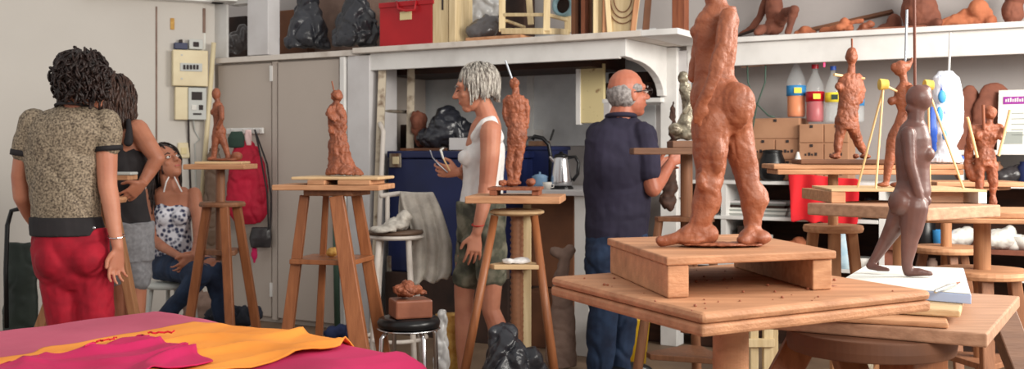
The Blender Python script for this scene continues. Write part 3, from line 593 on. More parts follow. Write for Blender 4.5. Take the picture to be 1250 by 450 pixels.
# S6 behind
c6 = at(1155, 260, 4.9)
stand('rear pine stand with rounded top board behind the wrapped sculpture', c6, 1.045,
      [(rect((at(1185, 0, 4.9).x, 4.9), -.1, .40, .34), .022, 'pine_x'), ([V((at(1185, 0, 4.9).x, 4.9, 0))+V((.17*math.cos(a*.3927), .15*math.sin(a*.3927), 0)) for a in range(16)], .015, 'pine_x')], (3, .1, .24, .04, 'leg_brown', .4, .4), (.024, 'pine_z', .5), (.745, .155, 'pine_x'))
# man's stand
c7 = at(838, 240, 4.9)
t = stand('stand with a dark edge-on top in front of the man', c7, 1.197,
      [(rect((at(822, 0, 4.9).x, 4.9), -.06, .385, .36), .030, 'dark_table')], None, (.028, 'leg_brown', .35), None)
tri = lambda c, r, a0: [p for k in range(3) for p in (lambda q, nx, pv: (q+(pv-q)*.16, q+(nx-q)*.16))(V((c[0]+r*math.cos(a0+k*2.094), c[1]+r*math.sin(a0+k*2.094), 0)), V((c[0]+r*math.cos(a0+(k+1)*2.094), c[1]+r*math.sin(a0+(k+1)*2.094), 0)), V((c[0]+r*math.cos(a0+(k-1)*2.094), c[1]+r*math.sin(a0+(k-1)*2.094), 0)))]
part('plate', (lambda g: g.prism(tri(c7, .19, 3.3), .862, .882))(G()), 'leg_brown', t, 'triangular plate under the top', bevel=.003)
part('shelf', (lambda g: g.prism(tri(c7, .24, 3.3), .235, .26))(G()), 'leg_brown', t, 'lower triangular shelf', bevel=.003)
for k in range(3):
    a = 3.3+k*2.094; part('leg', G().cyl((c7[0]+.13*math.cos(a), c7[1]+.13*math.sin(a), .862), (c7[0]+.26*math.cos(a), c7[1]+.26*math.sin(a), 0), .019, .024), 'leg_brown', t)
tag(board('dark_block', rect((at(838, 0, 4.9).x+.01, 4.92), 0, .17, .18), 1.197+.0325, .032, 'dark_table'), 'dark wooden block under the silvery sculpture', 'block')
# woman's stand
c8 = at(631, 240, 4.6); z8 = .993
u8 = -.12
t = stand('stool-like stand with threaded column in front of the woman in white', c8, z8,
      [(rect((c8[0], 4.6), u8, .40, .34), .030, 'pine_x')], None, None, None)
part('stool_top', G().lathe((c8[0], 4.6, z8-.085), [(.10, 0), (.118, .008), (.118, .018), (.10, .024)], 36), 'ply', t, bevel=.003)
zz = [(.024 if i % 2 else .030, .30+.0125*i) for i in range(50)]; part('threaded_column', G().lathe((c8[0], 4.6, 0), [(r, z) for r, z in zz if z < z8-.035], 20), 'leg_brown', t, 'ribbed wooden screw column', smooth=True)
part('back_board', G().box((c8[0]+.045, 4.66, .6), (.035, .03, .7)), 'cream_wood', t, bevel=.002)
for (xa, xb, yb) in ((604, 568, -.10), (652, 676, -.10), (634, 640, .2)):
    p = at(xa, 258, 4.6+yb*.5); p.z = z8-.085; q = at(xb, 450, 4.6+yb); f = p.z/(p.z-q.z); e = p+(q-p)*f; e.z = 0; part('leg', G().cyl(p, e, .017, .021), 'leg_orange', t, smooth=True)
part('shelf', (lambda g: g.prism(tri(c8, .165, 1.57), .68, .70))(G()), 'ply', t, 'triangular shelf between the legs', bevel=.003)
clothblob('white_rag', 'white rag lying on the middle shelf of the woman stand', 'rag', [(611, 648, 325, .5), (612, 650, 321, .5), (632, 644, 318, .5)], 4.57, 'white_knit', voxel=.004, amp=.006, ridge=.006, ns=20); COL.objects[-1].location.z = .702
def fit_on(o, z):                # rest an object on height z
    lo = min((o.matrix_basis @ v.co).z for v in o.data.vertices) if o.type == 'MESH' else o.location.z
    o.location.z += z-lo+.0005
fit_on(COL.objects[-1], .70)
# tall four-legged stool (S9)
c9 = at(412, 230, 4.4)
zt9 = EYE-(231-HOR)*4.4/FPX
t = thing('tall_stool', 'tall orange-brown four-legged stool carrying the wrapped-robe clay figure', 'stool', (c9.x, 4.4, 0))
board('seat', rect((c9.x, 4.4), -.25, .215, .20), zt9, .024, 'leg_brown', t, .005)
for (x0, y0, x1, y1, d0, d1, wd) in ((372, 240, 345, 452, -.02, -.05, .052), (411, 240, 446, 470, -.10, -.18, .078), (435, 238, 470, 440, .09, .17, .058), (398, 238, 388, 440, .12, .2, .035)):
    p = at(x0, y0, 4.4+d0); p.z = zt9-.024; q = at(x1, y1, 4.4+d1); f = p.z/(p.z-q.z); e = p+(q-p)*f; e.z = 0; part('leg', G().beam(p, e, wd*.72, wd*.62, wd*1.05, wd*.85), 'leg_orange', t, bevel=.004)
board('shelf', rect((at(405, 0, 4.4).x, 4.42), -.22, .275, .25), EYE-(314-HOR)*4.4/FPX, .02, 'leg_orange', t, .003)
zq = zt9+.0006
tag(board('lower_board', rect((at(409, 0, 4.4).x, 4.4), -.1, .44, .30), zq+.022, .022, 'pine_x'), 'lower of two pale boards on the tall stool', 'board')
tag(part('spacer_block', G().pp(at(376, 0, 4.26)*0+V((at(375, 0, 4.26).x, 4.26, zq+.023)), V((.07, -.01, 0)), V((.04, .24, 0)), UP*.018), 'pine_x', None, bevel=.002), 'left pine spacer between the two pale boards', 'block')
tag(part('spacer_block', G().pp(V((at(412, 0, 4.24).x, 4.24, zq+.023)), V((.13, -.01, 0)), V((.03, .24, 0)), UP*.018), 'pine_x', None, bevel=.002), 'right pine spacer between the two pale boards', 'block')
tag(board('upper_board', rect((at(420, 0, 4.4).x, 4.4), -.12, .36, .28), zq+.054, .012, 'ply'), 'upper pale board right under the robed clay figure', 'board'); Z9 = zq+.0545
c = at(398, 312, 4.4); c.z = EYE-(314-HOR)*4.4/FPX
bag('sponge', 'small lumpy beige sponge on the shelf of the tall stool', 'sponge', [(406, 308, 8, 6, .8)], 4.42, 'straw', voxel=.004, amp=.004, ridge=0, ns=40); fit_on(COL.objects[-1], c.z)
# left stand (S10)
c10 = at(269, 230, 5.5)
z10 = EYE-(200-HOR)*5.5/FPX
t = thing('sculpture_stand', 'small pine stool stand by the seated woman with a standing clay figure', 'stand', (c10.x, 5.5, 0))
board('top_plate', rect((at(270, 0, 5.5).x, 5.5), .0, .31, .28), z10, .026, 'pine_x', t, .004)
part('column', G().cyl((c10.x, 5.5, .62), (c10.x, 5.5, z10-.027), .024), 'leg_brown', t)
zs = EYE-(247-HOR)*5.5/FPX; part('seat', G().lathe((c10.x+.01, 5.5, zs-.02), [(.115, 0), (.118, .012), (.112, .024)], 36), 'leg_brown', t, 'round stool seat', bevel=.003)
for (x0, x1, d0, d1) in ((253, 230, -.03, -.06), (274, 281, -.09, -.2), (289, 313, .03, .08)):
    p = V((at(x0, 0, 5.5+d0).x, 5.5+d0, zs-.02)); q = at(x1, 400, 5.5+d1); f = p.z/(p.z-q.z); e = p+(q-p)*f; e.z = 0; part('leg', G().beam(p, e, .045, .035), 'leg_orange', t, bevel=.005)
part('shelf', (lambda g: g.prism(tri((c10.x+.01, 5.5), .15, 1.2), EYE-(310-HOR)*5.5/FPX, EYE-(304-HOR)*5.5/FPX))(G()), 'leg_brown', t, bevel=.003)
# stand hidden behind the woman in red trousers
c11 = at(112, 230, 4.95)
z11 = EYE-(212-HOR)*4.95/FPX
t = thing('sculpture_stand', 'stand mostly hidden behind the woman in red trousers', 'stand', (c11.x, 4.95, 0))
cT = at(138, 0, 4.75); board('top_plate', rect((cT.x, 4.72), .0, .20, .12), z11, .022, 'pine_x', t, .004)
cT = V((at(120, 0, 4.72).x, 4.72, 0))
part('column', G().cyl((cT.x, 4.72, .5), (cT.x, 4.72, z11-.022), .02), 'leg_brown', t)
for (x0, x1, y1) in ((58, 34, 415), (140, 163, 400), (98, 98, 415)):
    q = at(x1, y1, 4.8); p = at(x0 if x0 != 58 else 62, 300, 4.8); d_ = (q-p)/(p.z-q.z); e = q+d_*q.z; e.z = 0; top = V((cT.x+(.06 if x0 == 140 else -.06 if x0 == 58 else 0), 4.72+(.08 if x0 == 98 else 0), .96)); part('leg', G().beam(top, e, .04, .05), 'pine_z', t, bevel=.005)
part('seat', G().lathe((cT.x, 4.74, .955), [(.11, 0), (.115, .012), (.11, .024)], 30), 'pine_x', t)
tag(board('grey_slab', rect((at(145, 0, 4.7).x, 4.7), 0, .14, .09), z11+.0135, .013, 'grey_plastic'), 'grey slab on the stand top behind the woman in red trousers', 'slab')
# ---------------------------------------------------------------- metal stool, white chair, towel, clay block
cs = at(499, 383, 4.4); t = thing('metal_stool', 'low chrome stool with a round black seat holding the clay block', 'stool', (cs.x, 4.4, 0))
zs = .50; part('seat', G().lathe((cs.x, 4.4, zs-.045), [(.10, 0), (.127, .006), (.13, .025), (.122, .04), (.10, .046)], 36), 'black_plastic', t, smooth=True)
part('rim', G().lathe((cs.x, 4.4, zs-.053), [(.123, 0), (.131, .004), (.123, .008)], 36), 'steel', t, smooth=True)
for k in range(4):
    a = .6+k*math.pi/2; part('leg', G().tube([(cs.x+.10*math.cos(a), 4.4+.10*math.sin(a), zs-.05), (cs.x+.125*math.cos(a), 4.4+.125*math.sin(a), zs-.08), (cs.x+.145*math.cos(a), 4.4+.145*math.sin(a), .0)], .010), 'steel', t, smooth=True)
part('ring', G().tube([(cs.x+.138*math.cos(k*.3142), 4.4+.138*math.sin(k*.3142), .16) for k in range(21)], .006), 'steel', t)
zt = zs+.0015; cb = at(501, 0, 4.38)
tag(part('clay_block', G().box((cb.x, 4.38, zt+.038), (.155, .13, .075), .35), 'clay_block', None, bevel=.008), 'wet brown clay block on the black stool seat', 'clay')
g = G()
for (x, y, r) in ((488, 350, 9), (497, 346, 10), (507, 350, 9), (500, 352, 11), (517, 354, 5), (492, 355, 8)): g.E(x, y, 4.36+random.uniform(-.02, .02), r, r*.7, 1)
o = finish('clay_lump', fused(g, voxel=.003, it=1, amp=.007, ns=30, ridge=.006, rs=25), 'clay_mid', None, None, True); fit_on(o, zt+.0765); tag(o, 'knobbly lump of reddish clay on top of the clay block', 'clay')
# white tall chair
yc = 5.35; cc = at(483, 0, yc); t = thing('white_metal_stool', 'tall off-white metal stool with brown round seat and low backrest', 'stool', (cc.x, yc, 0))
zsc = EYE-(281-HOR)*yc/FPX; part('seat', G().lathe((cc.x, yc, zsc-.02), [(.13, 0), (.14, .01), (.135, .022)], 36), 'seat_brown', t, smooth=True); part('seat_ring', G().lathe((cc.x, yc, zsc-.04), [(.134, 0), (.142, .008), (.134, .019)], 36), 'shelf_edge', t)
zbk = EYE-(240-HOR)*yc/FPX; xl, xr = at(464, 0, yc+.1).x, at(527, 0, yc+.1).x
part('backrest', G().tube([(xl, yc+.1, zbk), (cc.x, yc+.15, zbk+.01), (xr, yc+.1, zbk)], .013), 'shelf_edge', t, smooth=True)
for x in (at(473, 0, yc+.12).x, at(512, 0, yc+.12).x): part('back_post', G().tube([(x, yc+.12, zbk), (x, yc+.12, zsc-.03)], .012), 'shelf_edge', t)
for k, a in enumerate((-2.3, -.85, .7, 2.4)): part('leg', G().tube([(cc.x+.11*math.cos(a), yc+.11*math.sin(a), zsc-.04), (cc.x+.17*math.cos(a), yc+.17*math.sin(a), 0)], .015), 'shelf_edge', t, smooth=True)
part('foot_ring', G().tube([(cc.x+.155*math.cos(k*.3142), yc+.155*math.sin(k*.3142), .25) for k in range(21)], .010), 'shelf_edge', t)
def sheet(name, rows, m, thick=.008, parent=None, sub=2, amp=.0, ns=10):
    """rows of 3D points -> smooth thick cloth"""
    bm = bmesh.new(); vs = [[bm.verts.new(p) for p in r] for r in rows]
    for i in range(len(rows)-1):
        for j in range(len(rows[0])-1): bm.faces.new((vs[i][j], vs[i][j+1], vs[i+1][j+1], vs[i+1][j]))
    me = bpy.data.meshes.new('m'); bm.to_mesh(me); bm.free(); tt = bpy.data.objects.new('t', me); COL.objects.link(tt)
    s = tt.modifiers.new('s', 'SUBSURF'); s.levels = sub
    dg = bpy.context.evaluated_depsgraph_get(); dg.update(); out = bpy.data.meshes.new_from_object(tt.evaluated_get(dg)); bpy.data.objects.remove(tt)
    for v in out.vertices: v.co += V((noise.noise(v.co*ns), noise.noise(v.co*ns+V((9, 1, 4))), noise.noise(v.co*ns+V((3, 8, 2)))))*amp
    o = finish(name, out, m, parent, None, True); s = o.modifiers.new('s', 'SOLIDIFY'); s.thickness = thick; s.offset = 0
    return o
NR = 22; R = []
for i in range(NR):
    f = i/(NR-1)
    xl = 489+(f*30 if f < .45 else 13.5-(f-.45)*2); xr = 529+22*min(1, f*1.7)-(f > .9)*6*(f-.9)*10; y = 234+f*112
    R.append([at(xl+(xr-xl)*k/14, y+(3*math.sin(k*.9)*f if f > .5 else 0)-(4*(k/14)*f), yc+.075-.05*f+.022*math.sin(k*1.35+f*1.5)*min(1, .3+f)) for k in range(15)])
Rb = [[p+V((-.01, .05, -.02-.0*k)) for k, p in enumerate(R[0])]]
for i in range(1, 5): Rb.insert(0, [p+V((-.01, .06, -.05*i)) for p in R[0]])
t1 = sheet('towel', Rb+R, 'towel', .012, None, 1, .008, 8); tag(t1, 'rough grey-white towel draped over the white stool back', 'towel')
g = G(); g.E(470, 279, yc-.07, 17, 3.5, 2.4); g.E(484, 274, yc-.03, 15, 7, 2.2); g.E(494, 266, yc+.0, 9, 9, 2.4)
me = fused(g, voxel=.007, it=2, amp=.012, ns=13, ridge=.008, rs=9)
for v in me.vertices: v.co.z = max(v.co.z, zsc+.004)
tag(finish('small_towel', me, 'towel', None, None, True), 'crumpled end of pale towelling on the brown stool seat', 'towel')
# plastic bag on floor, straw basket, etc.
lbag('crumpled black rubbish bag on the floor at the foot of the woman stand', 'bag', [(600, 616, 392, .8), (593, 628, 402, .8), (589, 642, 416, .8), (587, 658, 434, .8), (586, 666, 458, .8), (586, 664, 490, .8), (590, 660, 536, .8)], 4.35, 'bag_black', .001, vor=.03, vs=8, amp=.018)
t = thing('straw_basket', 'yellow-brown straw basket on the floor beside the chrome stool', 'basket', at(547, 430, 5.45)); cb = at(549, 0, 5.5)
part('body', G().lathe((cb.x, 5.5, .001), [(.06, 0), (.075, .1), (.08, .28), (.075, .34)]), 'straw', t, smooth=True)
lbag('clear crumpled plastic bag in front of the straw basket', 'bag', [(536, 545, 378, .7), (532, 548, 390, .7), (531, 547, 410, .7), (530, 549, 440, .7), (528, 550, 480, .7)], 5.2, 'bag_clear', .001, vor=.012, vs=16, amp=.008)
t = thing('carved_torso', 'tall taupe draped sculpture standing on the floor under the counter', 'sculpture', at(684, 440, 5.75)); yt = 5.75
g = G(); g.L([(664, 706, 448, yt, .6), (667, 703, 410, yt, .6), (672, 700, 370, yt, .6), (676, 694, 335, yt, .6)]); g.P([(684, 340, yt, 8), (690, 315, yt, 8), (697, 305, yt, 8)]); g.P([(690, 312, yt, 8), (676, 306, yt, 6)])
me = fused(g, voxel=.008, it=3, amp=.008, ns=10, ridge=.006, rs=8)
finish('body', me, 'bag_taupe', t, None, True)
tag(part('yellow_bucket', G().lathe((at(766, 0, 5.9).x, 5.9, .001), [(.10, 0), (.125, .26), (.13, .27)], 28), 'yellow_plastic', None, smooth=True), 'yellow bucket on the floor right of the man jeans', 'bucket')
tag(part('wooden_crate', F.box(G(), 640, 690, 0.001, .34, DS+.1, .2), 'brown_board', None, bevel=.005), 'brown wooden crate on the floor under the counter', 'crate')
# ---------------------------------------------------------------- foreground cloth-covered table
TZ = .752; O = V((-.954, 2.85, 0)); e1 = V((.745, -.667, 0)).normalized(); e2 = V((-.62, -.785, 0)).normalized()
def tp(a, b, z): return O+e1*a+e2*b+UP*z
LA, LB = .975, 1.5
t = thing('cloth_table', 'table hidden under coloured cloths in the near left corner', 'table', tp(LA/2, LB/2, 0))
g = G(); g.prism([tp(.04, .04, 0), tp(LA-.04, .04, 0), tp(LA-.04, LB, 0), tp(.04, LB, 0)], TZ-.03, TZ-.004); part('tabletop', g, 'pine_x', t, bevel=.01)
for a, b in ((.08, .08), (LA-.08, .08), (.08, LB-.08), (LA-.08, LB-.08)): part('leg', G().beam(tp(a, b, 0), tp(a, b, TZ-.03), .05, .05), 'pine_z', t, bevel=.004)
def drape(name, label, poly, z, m, drop=.25, n=90, amp=.004, folds=0, thick=.003, edge=.0, rs=5, under=None):
    """grid over quad poly ((a,b) x4) laid on the table; what passes the rim hangs"""
    bm = bmesh.new(); vs = []
    for i in range(n+1):
        row = []
        for j in range(n+1):
            s, q = i/n, j/n
            a = (poly[0][0]*(1-s)+poly[1][0]*s)*(1-q)+(poly[3][0]*(1-s)+poly[2][0]*s)*q
            b = (poly[0][1]*(1-s)+poly[1][1]*s)*(1-q)+(poly[3][1]*(1-s)+poly[2][1]*s)*q
            if edge:
                ed = min(s, 1-s, q, 1-q); f = max(0, 1-ed*8)
                a += f*edge*noise.noise(V((a*14, b*14, 3))); b += f*edge*noise.noise(V((a*14, b*14, 8)))
            da = max(0, a-LA) if a > LA/2 else min(0, a); db = min(0, b) if b < LB/2 else 0
            R_ = .05
            def wrap(d):
                s_ = 1 if d > 0 else -1; d = abs(d); th = min(d/R_, math.pi/2); o = R_*math.sin(th); dn = R_*(1-math.cos(th))+max(0, d-R_*math.pi/2); return s_*o, dn
            oa, na = wrap(da); ob, nb = wrap(db)
            dn = math.hypot(na, nb)
            rip = .018*min(1, dn*6)*math.sin((a+b)*38+2*noise.noise(V((a*4, b*4, 0))))
            aa = min(max(a, 0), LA)+oa+(rip if da else 0)*(1 if da > 0 else -1); bb = max(b, 0)+ob-(rip if db else 0)
            h = amp*(noise.noise(V((a*6, b*6, z*50)))+.5*noise.noise(V((a*14, b*14, z*50)))+.8)
            h += folds*max(0, 1-5*abs(noise.noise(V((a*rs, b*rs*.55, 2+z)))))*(1 if dn < .05 else .3)
            if under: h += .8*under[0]+.5*(under[0]*(noise.noise(V((a*6, b*6, under[1]*50)))+.5*noise.noise(V((a*14, b*14, under[1]*50)))))*2+under[2]*max(0, 1-5*abs(noise.noise(V((a*under[3], b*under[3]*.55, 2+under[1])))))
            row.append(bm.verts.new(tp(aa, bb, z+h-dn)))
        vs.append(row)
    for i in range(n):
        for j in range(n): bm.faces.new((vs[i][j], vs[i+1][j], vs[i+1][j+1], vs[i][j+1]))
    me = bpy.data.meshes.new(name); bm.to_mesh(me); bm.free()
    o = finish(name, me, m, None, None, True); s = o.modifiers.new('s', 'SOLIDIFY'); s.thickness = thick; s.offset = 1
    return tag(o, label, 'cloth')
drape('rose_tablecloth', 'dusty rose cloth covering the far left of the table', [(-.25, -.3), (.62, -.3), (.62, 1.5), (-.25, 1.5)], TZ, 'cloth_rose', amp=.003)
drape('raspberry_tablecloth', 'raspberry cloth hanging over the right end of the table', [(.60, -.3), (1.3, -.3), (1.3, 1.5), (.60, 1.5)], TZ+.004, 'cloth_raspberry', amp=.003, folds=.008)
drape('orange_cloth', 'bright orange cloth laid across the table between the pink ones', [(.29, .07), (.79, -.05), (1.06, 1.5), (.54, 1.5)], TZ+.011, 'cloth_orange', amp=.005, folds=.013, edge=.02, rs=6)
def dd(o): return o
t = drape('magenta_cloth', 'frayed magenta cloth lying on top of the orange cloth', [(.40, .27), (.745, .325), (1.02, 1.2), (.64, 1.0)], TZ+.0165, 'cloth_magenta', amp=.004, folds=.007, edge=.05, under=(.005, TZ+.011, .013, 6))
for (pts, nm) in (([(.415, .34), (.43, .38), (.435, .40), (.45, .42)], 0), ([(.42, .27), (.44, .24), (.46, .22)], 1), ([(.50, .56), (.52, .60), (.53, .62)], 2)):
    P_ = []
    for i in range(len(pts)-1):
        for k in range(5):
            f = k/5; a = pts[i][0]*(1-f)+pts[i+1][0]*f; b = pts[i][1]*(1-f)+pts[i+1][1]*f; P_.append(tp(a+random.uniform(-.006, .006), b+random.uniform(-.006, .006), TZ+.026+random.uniform(0, .003)))
    part('loose_thread', G().tube(P_, .0022, 6), 'red_thread_cloth', t, 'red frayed thread along the hem')
# ---------------------------------------------------------------- clay sculptures
def sculpt(name, label, g, m, seat=None, voxel=.004, it=3, amp=.004, ns=25, ridge=.0, rs=20, group=None, cat='sculpture'):
    o = finish(name, fused(g, voxel, it, amp*.7, ns, 0, rs, .5, ridge, rs), m, None, None, True)
    if seat is not None: fit_on(o, seat)
    return tag(o, label, cat, group)
# the big statue (height visible .52 m; head rises out of the frame)
Y = 2.2; g = G()
g.L([(862, 899, 8, Y, .7), (848, 902, 24, Y, .62), (846, 900, 48, Y, .62), (848, 897, 75, Y, .62), (848, 896, 95, Y, .66), (846, 907, 110, Y, .75), (846, 917, 125, Y+.0, .8), (846, 921, 140, Y, .8), (848, 916, 155, Y, .75), (850, 905, 166, Y, .6)], seg=28)
g.E(899, 128, Y-.03, 24, 29, .9); g.E(893, 128, Y+.04, 22, 27, .9); g.E(884, 112, Y, 20, 24, 1); g.E(852, 39, Y+.01, 10, 9.5, 1.5); g.E(854, 118, Y, 11, 22, 1.8)
g.P([(878, 18, Y, 13), (874, 0, Y, 12), (870, -14, Y, 13)])                  # neck
g.E(871, -38, Y, 19, 26, 1.1); g.E(856, -32, Y, 6, 6, 1)                      # head above the frame
g.P([(889, 20, Y-.05, 11), (883, 55, Y-.075, 10.5), (873, 92, Y-.085, 9), (862, 115, Y-.08, 8), (853, 132, Y-.07, 6.5)])   # near arm
g.E(856, 135, Y-.07, 9, 10, .7); g.P([(856, 138, Y-.07, 5), (854, 152, Y-.065, 3.5)]); g.P([(850, 137, Y-.07, 4), (848, 149, Y-.065, 3)])
g.P([(863, 22, Y+.06, 10), (852, 60, Y+.09, 8), (846, 95, Y+.07, 7)])       # far arm
# leading leg
g.P([(868, 150, Y-.02, 24), (868, 185, Y-.02, 22), (867, 212, Y-.02, 18), (865, 228, Y-.03, 15.5), (862, 246, Y-.02, 18), (857, 264, Y-.02, 14), (851, 282, Y-.02, 11)]); g.E(856, 222, Y-.05, 8, 12); g.E(876, 190, Y-.05, 10, 24)
g.E(871, 246, Y-.015, 10, 18, 1, -.2)
g.P([(846, 284, Y-.02, 12), (830, 290, Y-.02, 9), (808, 295, Y-.02, 6.5)]); g.E(862, 286, Y-.02, 16, 13, .8); g.E(845, 293, Y-.02, 22, 7, .8); g.E(806, 293, Y-.03, 6, 6, 1)
# trailing leg
g.P([(897, 150, Y+.015, 21), (903, 180, Y+.015, 19), (910, 208, Y+.015, 16), (913, 224, Y+.01, 14.5), (921, 244, Y+.01, 18), (919, 262, Y+.01, 13), (918, 278, Y+.01, 10.5)])
g.E(925, 240, Y+.02, 9, 16, 1, -.1)
g.P([(919, 284, Y+.005, 12), (912, 290, Y-.02, 11)]); g.E(922, 290, Y, 20, 10, 1); g.E(908, 293, Y-.03, 9, 7, 1)
o = sculpt('torso_statue', 'big reddish clay nude seen from behind on the foreground plinth', g, 'clay', .985, .0026, 12, .0034, 17, .0019, 26)
g = G(); g.ell(at(858, 299, 2.19), (.055, .045, .004)); g.ell(at(880, 300, 2.17), (.05, .03, .004)); g.ell(at(906, 300, 2.19), (.045, .04, .003))
o = finish('clay_smear', fused(g, .0025, 1, .003, 40), 'clay', None, None, True); fit_on(o, .985); tag(o, 'flattened clay smeared round the feet of the big statue', 'smear')
# striding figure on the layered stand
Y = 4.3; g = G()
g.E(1039.5, 71, Y, 7.5, 11, 1.1); g.P([(1040, 80, Y, 4.5), (1039, 92, Y, 5)])
g.L([(1030, 1050, 92, Y, .6), (1023, 1054, 99, Y, .5), (1022, 1053, 110, Y, .6), (1024, 1050, 125, Y, .65), (1022, 1047, 138, Y, .65), (1019, 1048, 150, Y, .7), (1020, 1048, 160, Y, .6)])
g.E(1024, 108, Y-.02, 5, 5); g.E(1027, 150, Y, 8, 12); g.P([(1050, 98, Y, 4), (1053, 112, Y, 4), (1051, 126, Y, 3)])
g.P([(1027, 158, Y, 7.5), (1024, 172, Y, 5.5), (1023, 180, Y, 5.5), (1023, 192, Y, 3.5)]); g.E(1019, 193, Y-.02, 7, 3, 1)
g.P([(1041, 158, Y, 7.5), (1047, 174, Y+.02, 6), (1055, 188, Y+.03, 4), (1058, 193, Y+.03, 3)]); g.E(1056, 193, Y, 7, 3, 1); g.E(1045, 193, Y-.03, 4, 3)
t = thing('striding_figure', 'rough clay nude striding with short wooden pegs at the shoulders', 'sculpture', at(1038, 197, Y)); zf = 1.149
def sculpt_in(t, g, m, seat, **k):
    kk = dict(voxel=.004, it=2, amp=.004, ns=25, ridge=.003, rs=20); kk.update(k); kk['vor'] = kk['ridge']*.9; kk['vs'] = 42; kk['ridge'] = 0; kk['amp'] *= .8; o = finish('body', fused(g, **kk), m, t, None, True)
    lo = min(v.co.z for v in o.data.vertices)+t.location.z; o.location.z += seat+.0005-lo; return o
sculpt_in(t, g, 'clay_mid', zf)
part('peg', G().cyl(at(1018, 91, Y-.02), at(1031, 93, Y), .006), 'stick', t); part('peg', G().cyl(at(1045, 95, Y), at(1056, 96, Y-.01), .005), 'stick', t); part('armature_rod', G().cyl(at(1040, 47, Y), at(1040, 66, Y), .004), 'red_wood', t)
# slim figure with a hair bun and corks
Y = 3.85; g = G()
g.E(1099, 84, Y, 8.5, 10, 1, -.3); g.E(1092, 83, Y, 5, 6, 1); g.P([(1106, 82, Y, 6), (1112, 76, Y, 2.5), (1113, 72, Y, 1.5)]); g.P([(1102, 90, Y, 4.5), (1104, 104, Y, 4.5)])
g.L([(1098, 1112, 102, Y, .7), (1092, 1115, 110, Y, .8), (1091, 1114, 122, Y, .7), (1096, 1112, 136, Y, .7), (1092, 1111, 150, Y, .75), (1084, 1107, 165, Y, .8), (1083, 1103, 176, Y, .75)])
g.E(1088.5, 124, Y, 5, 5.5, 1); g.P([(1112, 108, Y-.03, 4.5), (1114, 122, Y-.04, 4), (1110, 140, Y-.04, 3.2)])
g.P([(1091, 172, Y, 8.5), (1087, 192, Y, 6.5), (1084, 205, Y, 5.5), (1082, 222, Y, 3.8)]); g.P([(1100, 172, Y+.03, 7), (1098, 195, Y+.05, 5.5), (1098, 222, Y+.06, 3.5)]); g.E(1078, 226, Y, 8, 3, 1); g.E(1094, 226, Y+.05, 8, 3, 1)
t = thing('slim_figure', 'slender clay woman with a pointed hair bun looking left and up', 'sculpture', at(1090, 228, Y)); sculpt_in(t, g, 'clay_mid', BZ, amp=.0015, ridge=0, ns=18)
part('armature_rod', G().cyl(at(1107, 12, Y+.01), at(1105, 82, Y+.01), .0045), 'rod_steel', t, 'pale steel rod rising from the head')
yk = Y-.06
for i, (cx_, cy_, sx, ex, ey, lb) in enumerate(((1078, 103, -1, 1048, 246, 'yellow cork with two dowels left of the slim figure'), (1133, 104, 1, 1134, 170, 'yellow cork with two dowels right of the slim figure'))):
    c = at(cx_, cy_, yk); t = thing('cork_marker', lb, 'cork', c, 'cork markers round the slim figure')
    part('cork', G().cyl(c-V((.016, .004, 0)), c+V((.016, -.004, 0)), .021, .017), 'cork', t, bevel=.003)
    part('peg', G().cyl(c, at(1098 if i == 0 else 1116, 113, Y), .0045), 'stick', t)
    a1, a2 = (((1047, 214), (1069, 228)) if i == 0 else ((1135, 214), (1176, 228)))
    for q in (a1, a2):
        f = at(q[0], q[1], yk+(.1 if q is a1 else -.02)); f.z = BZ if i == 0 or q is a1 or True else 0; part('dowel', G().cyl(c-UP*.015, f+UP*.001, .004), 'stick', t)
# purple-brown smooth figure, armless
Y = 2.78; g = G()
g.E(1122, 129, Y, 16, 17, .95, .25); g.E(1128, 120, Y, 9, 8, 1); g.E(1112, 142, Y, 7, 6, 1); g.P([(1119, 140, Y, 10), (1117, 160, Y, 10)])
g.L([(1106, 1128, 156, Y, .7), (1099, 1132, 164, Y, .85), (1094, 1136, 178, Y, .85), (1093, 1137, 198, Y, .8), (1095, 1134, 214, Y, .8), (1096, 1135, 230, Y, .8), (1091, 1136, 243, Y, .8), (1087, 1133, 256, Y, .8), (1088, 1130, 268, Y, .7)])
g.E(1132, 197, Y-.02, 9, 9, 1); g.E(1098, 256, Y-.01, 13, 16, 1.4)
g.P([(1108, 172, Y-.03, 9), (1111, 210, Y-.04, 7), (1119, 240, Y-.04, 6), (1125, 262, Y-.035, 5)]); g.E(1133, 254, Y-.02, 4, 6)
g.P([(1116, 262, Y-.02, 17), (1113, 288, Y-.02, 13.5), (1111, 300, Y-.02, 10.5), (1109, 315, Y-.02, 9), (1107, 330, Y-.02, 6.5), (1108, 338, Y-.02, 6.5)]); g.P([(1108, 341, Y-.02, 5.5), (1122, 341, Y-.03, 5), (1136, 343, Y-.04, 3)])
g.P([(1102, 262, Y+.02, 15), (1092, 285, Y+.03, 12), (1083, 300, Y+.05, 9), (1072, 318, Y+.06, 6.5), (1064, 330, Y+.07, 5)]); g.P([(1062, 333, Y+.07, 5), (1072, 336, Y+.05, 4), (1084, 338, Y+.03, 2.5)])
t = thing('smooth_figure', 'smooth purple-brown clay nude striding right on the white paper board', 'sculpture', at(1100, 344, Y)); sculpt_in(t, g, 'clay_purple', PZ, amp=.001, ridge=0, ns=14, voxel=.003, it=4)
part('armature_rod', G().cyl(at(1116, -14, Y), at(1117, 120, Y), .0038), 'rod_brown', t, 'long brown rod rising from the head')
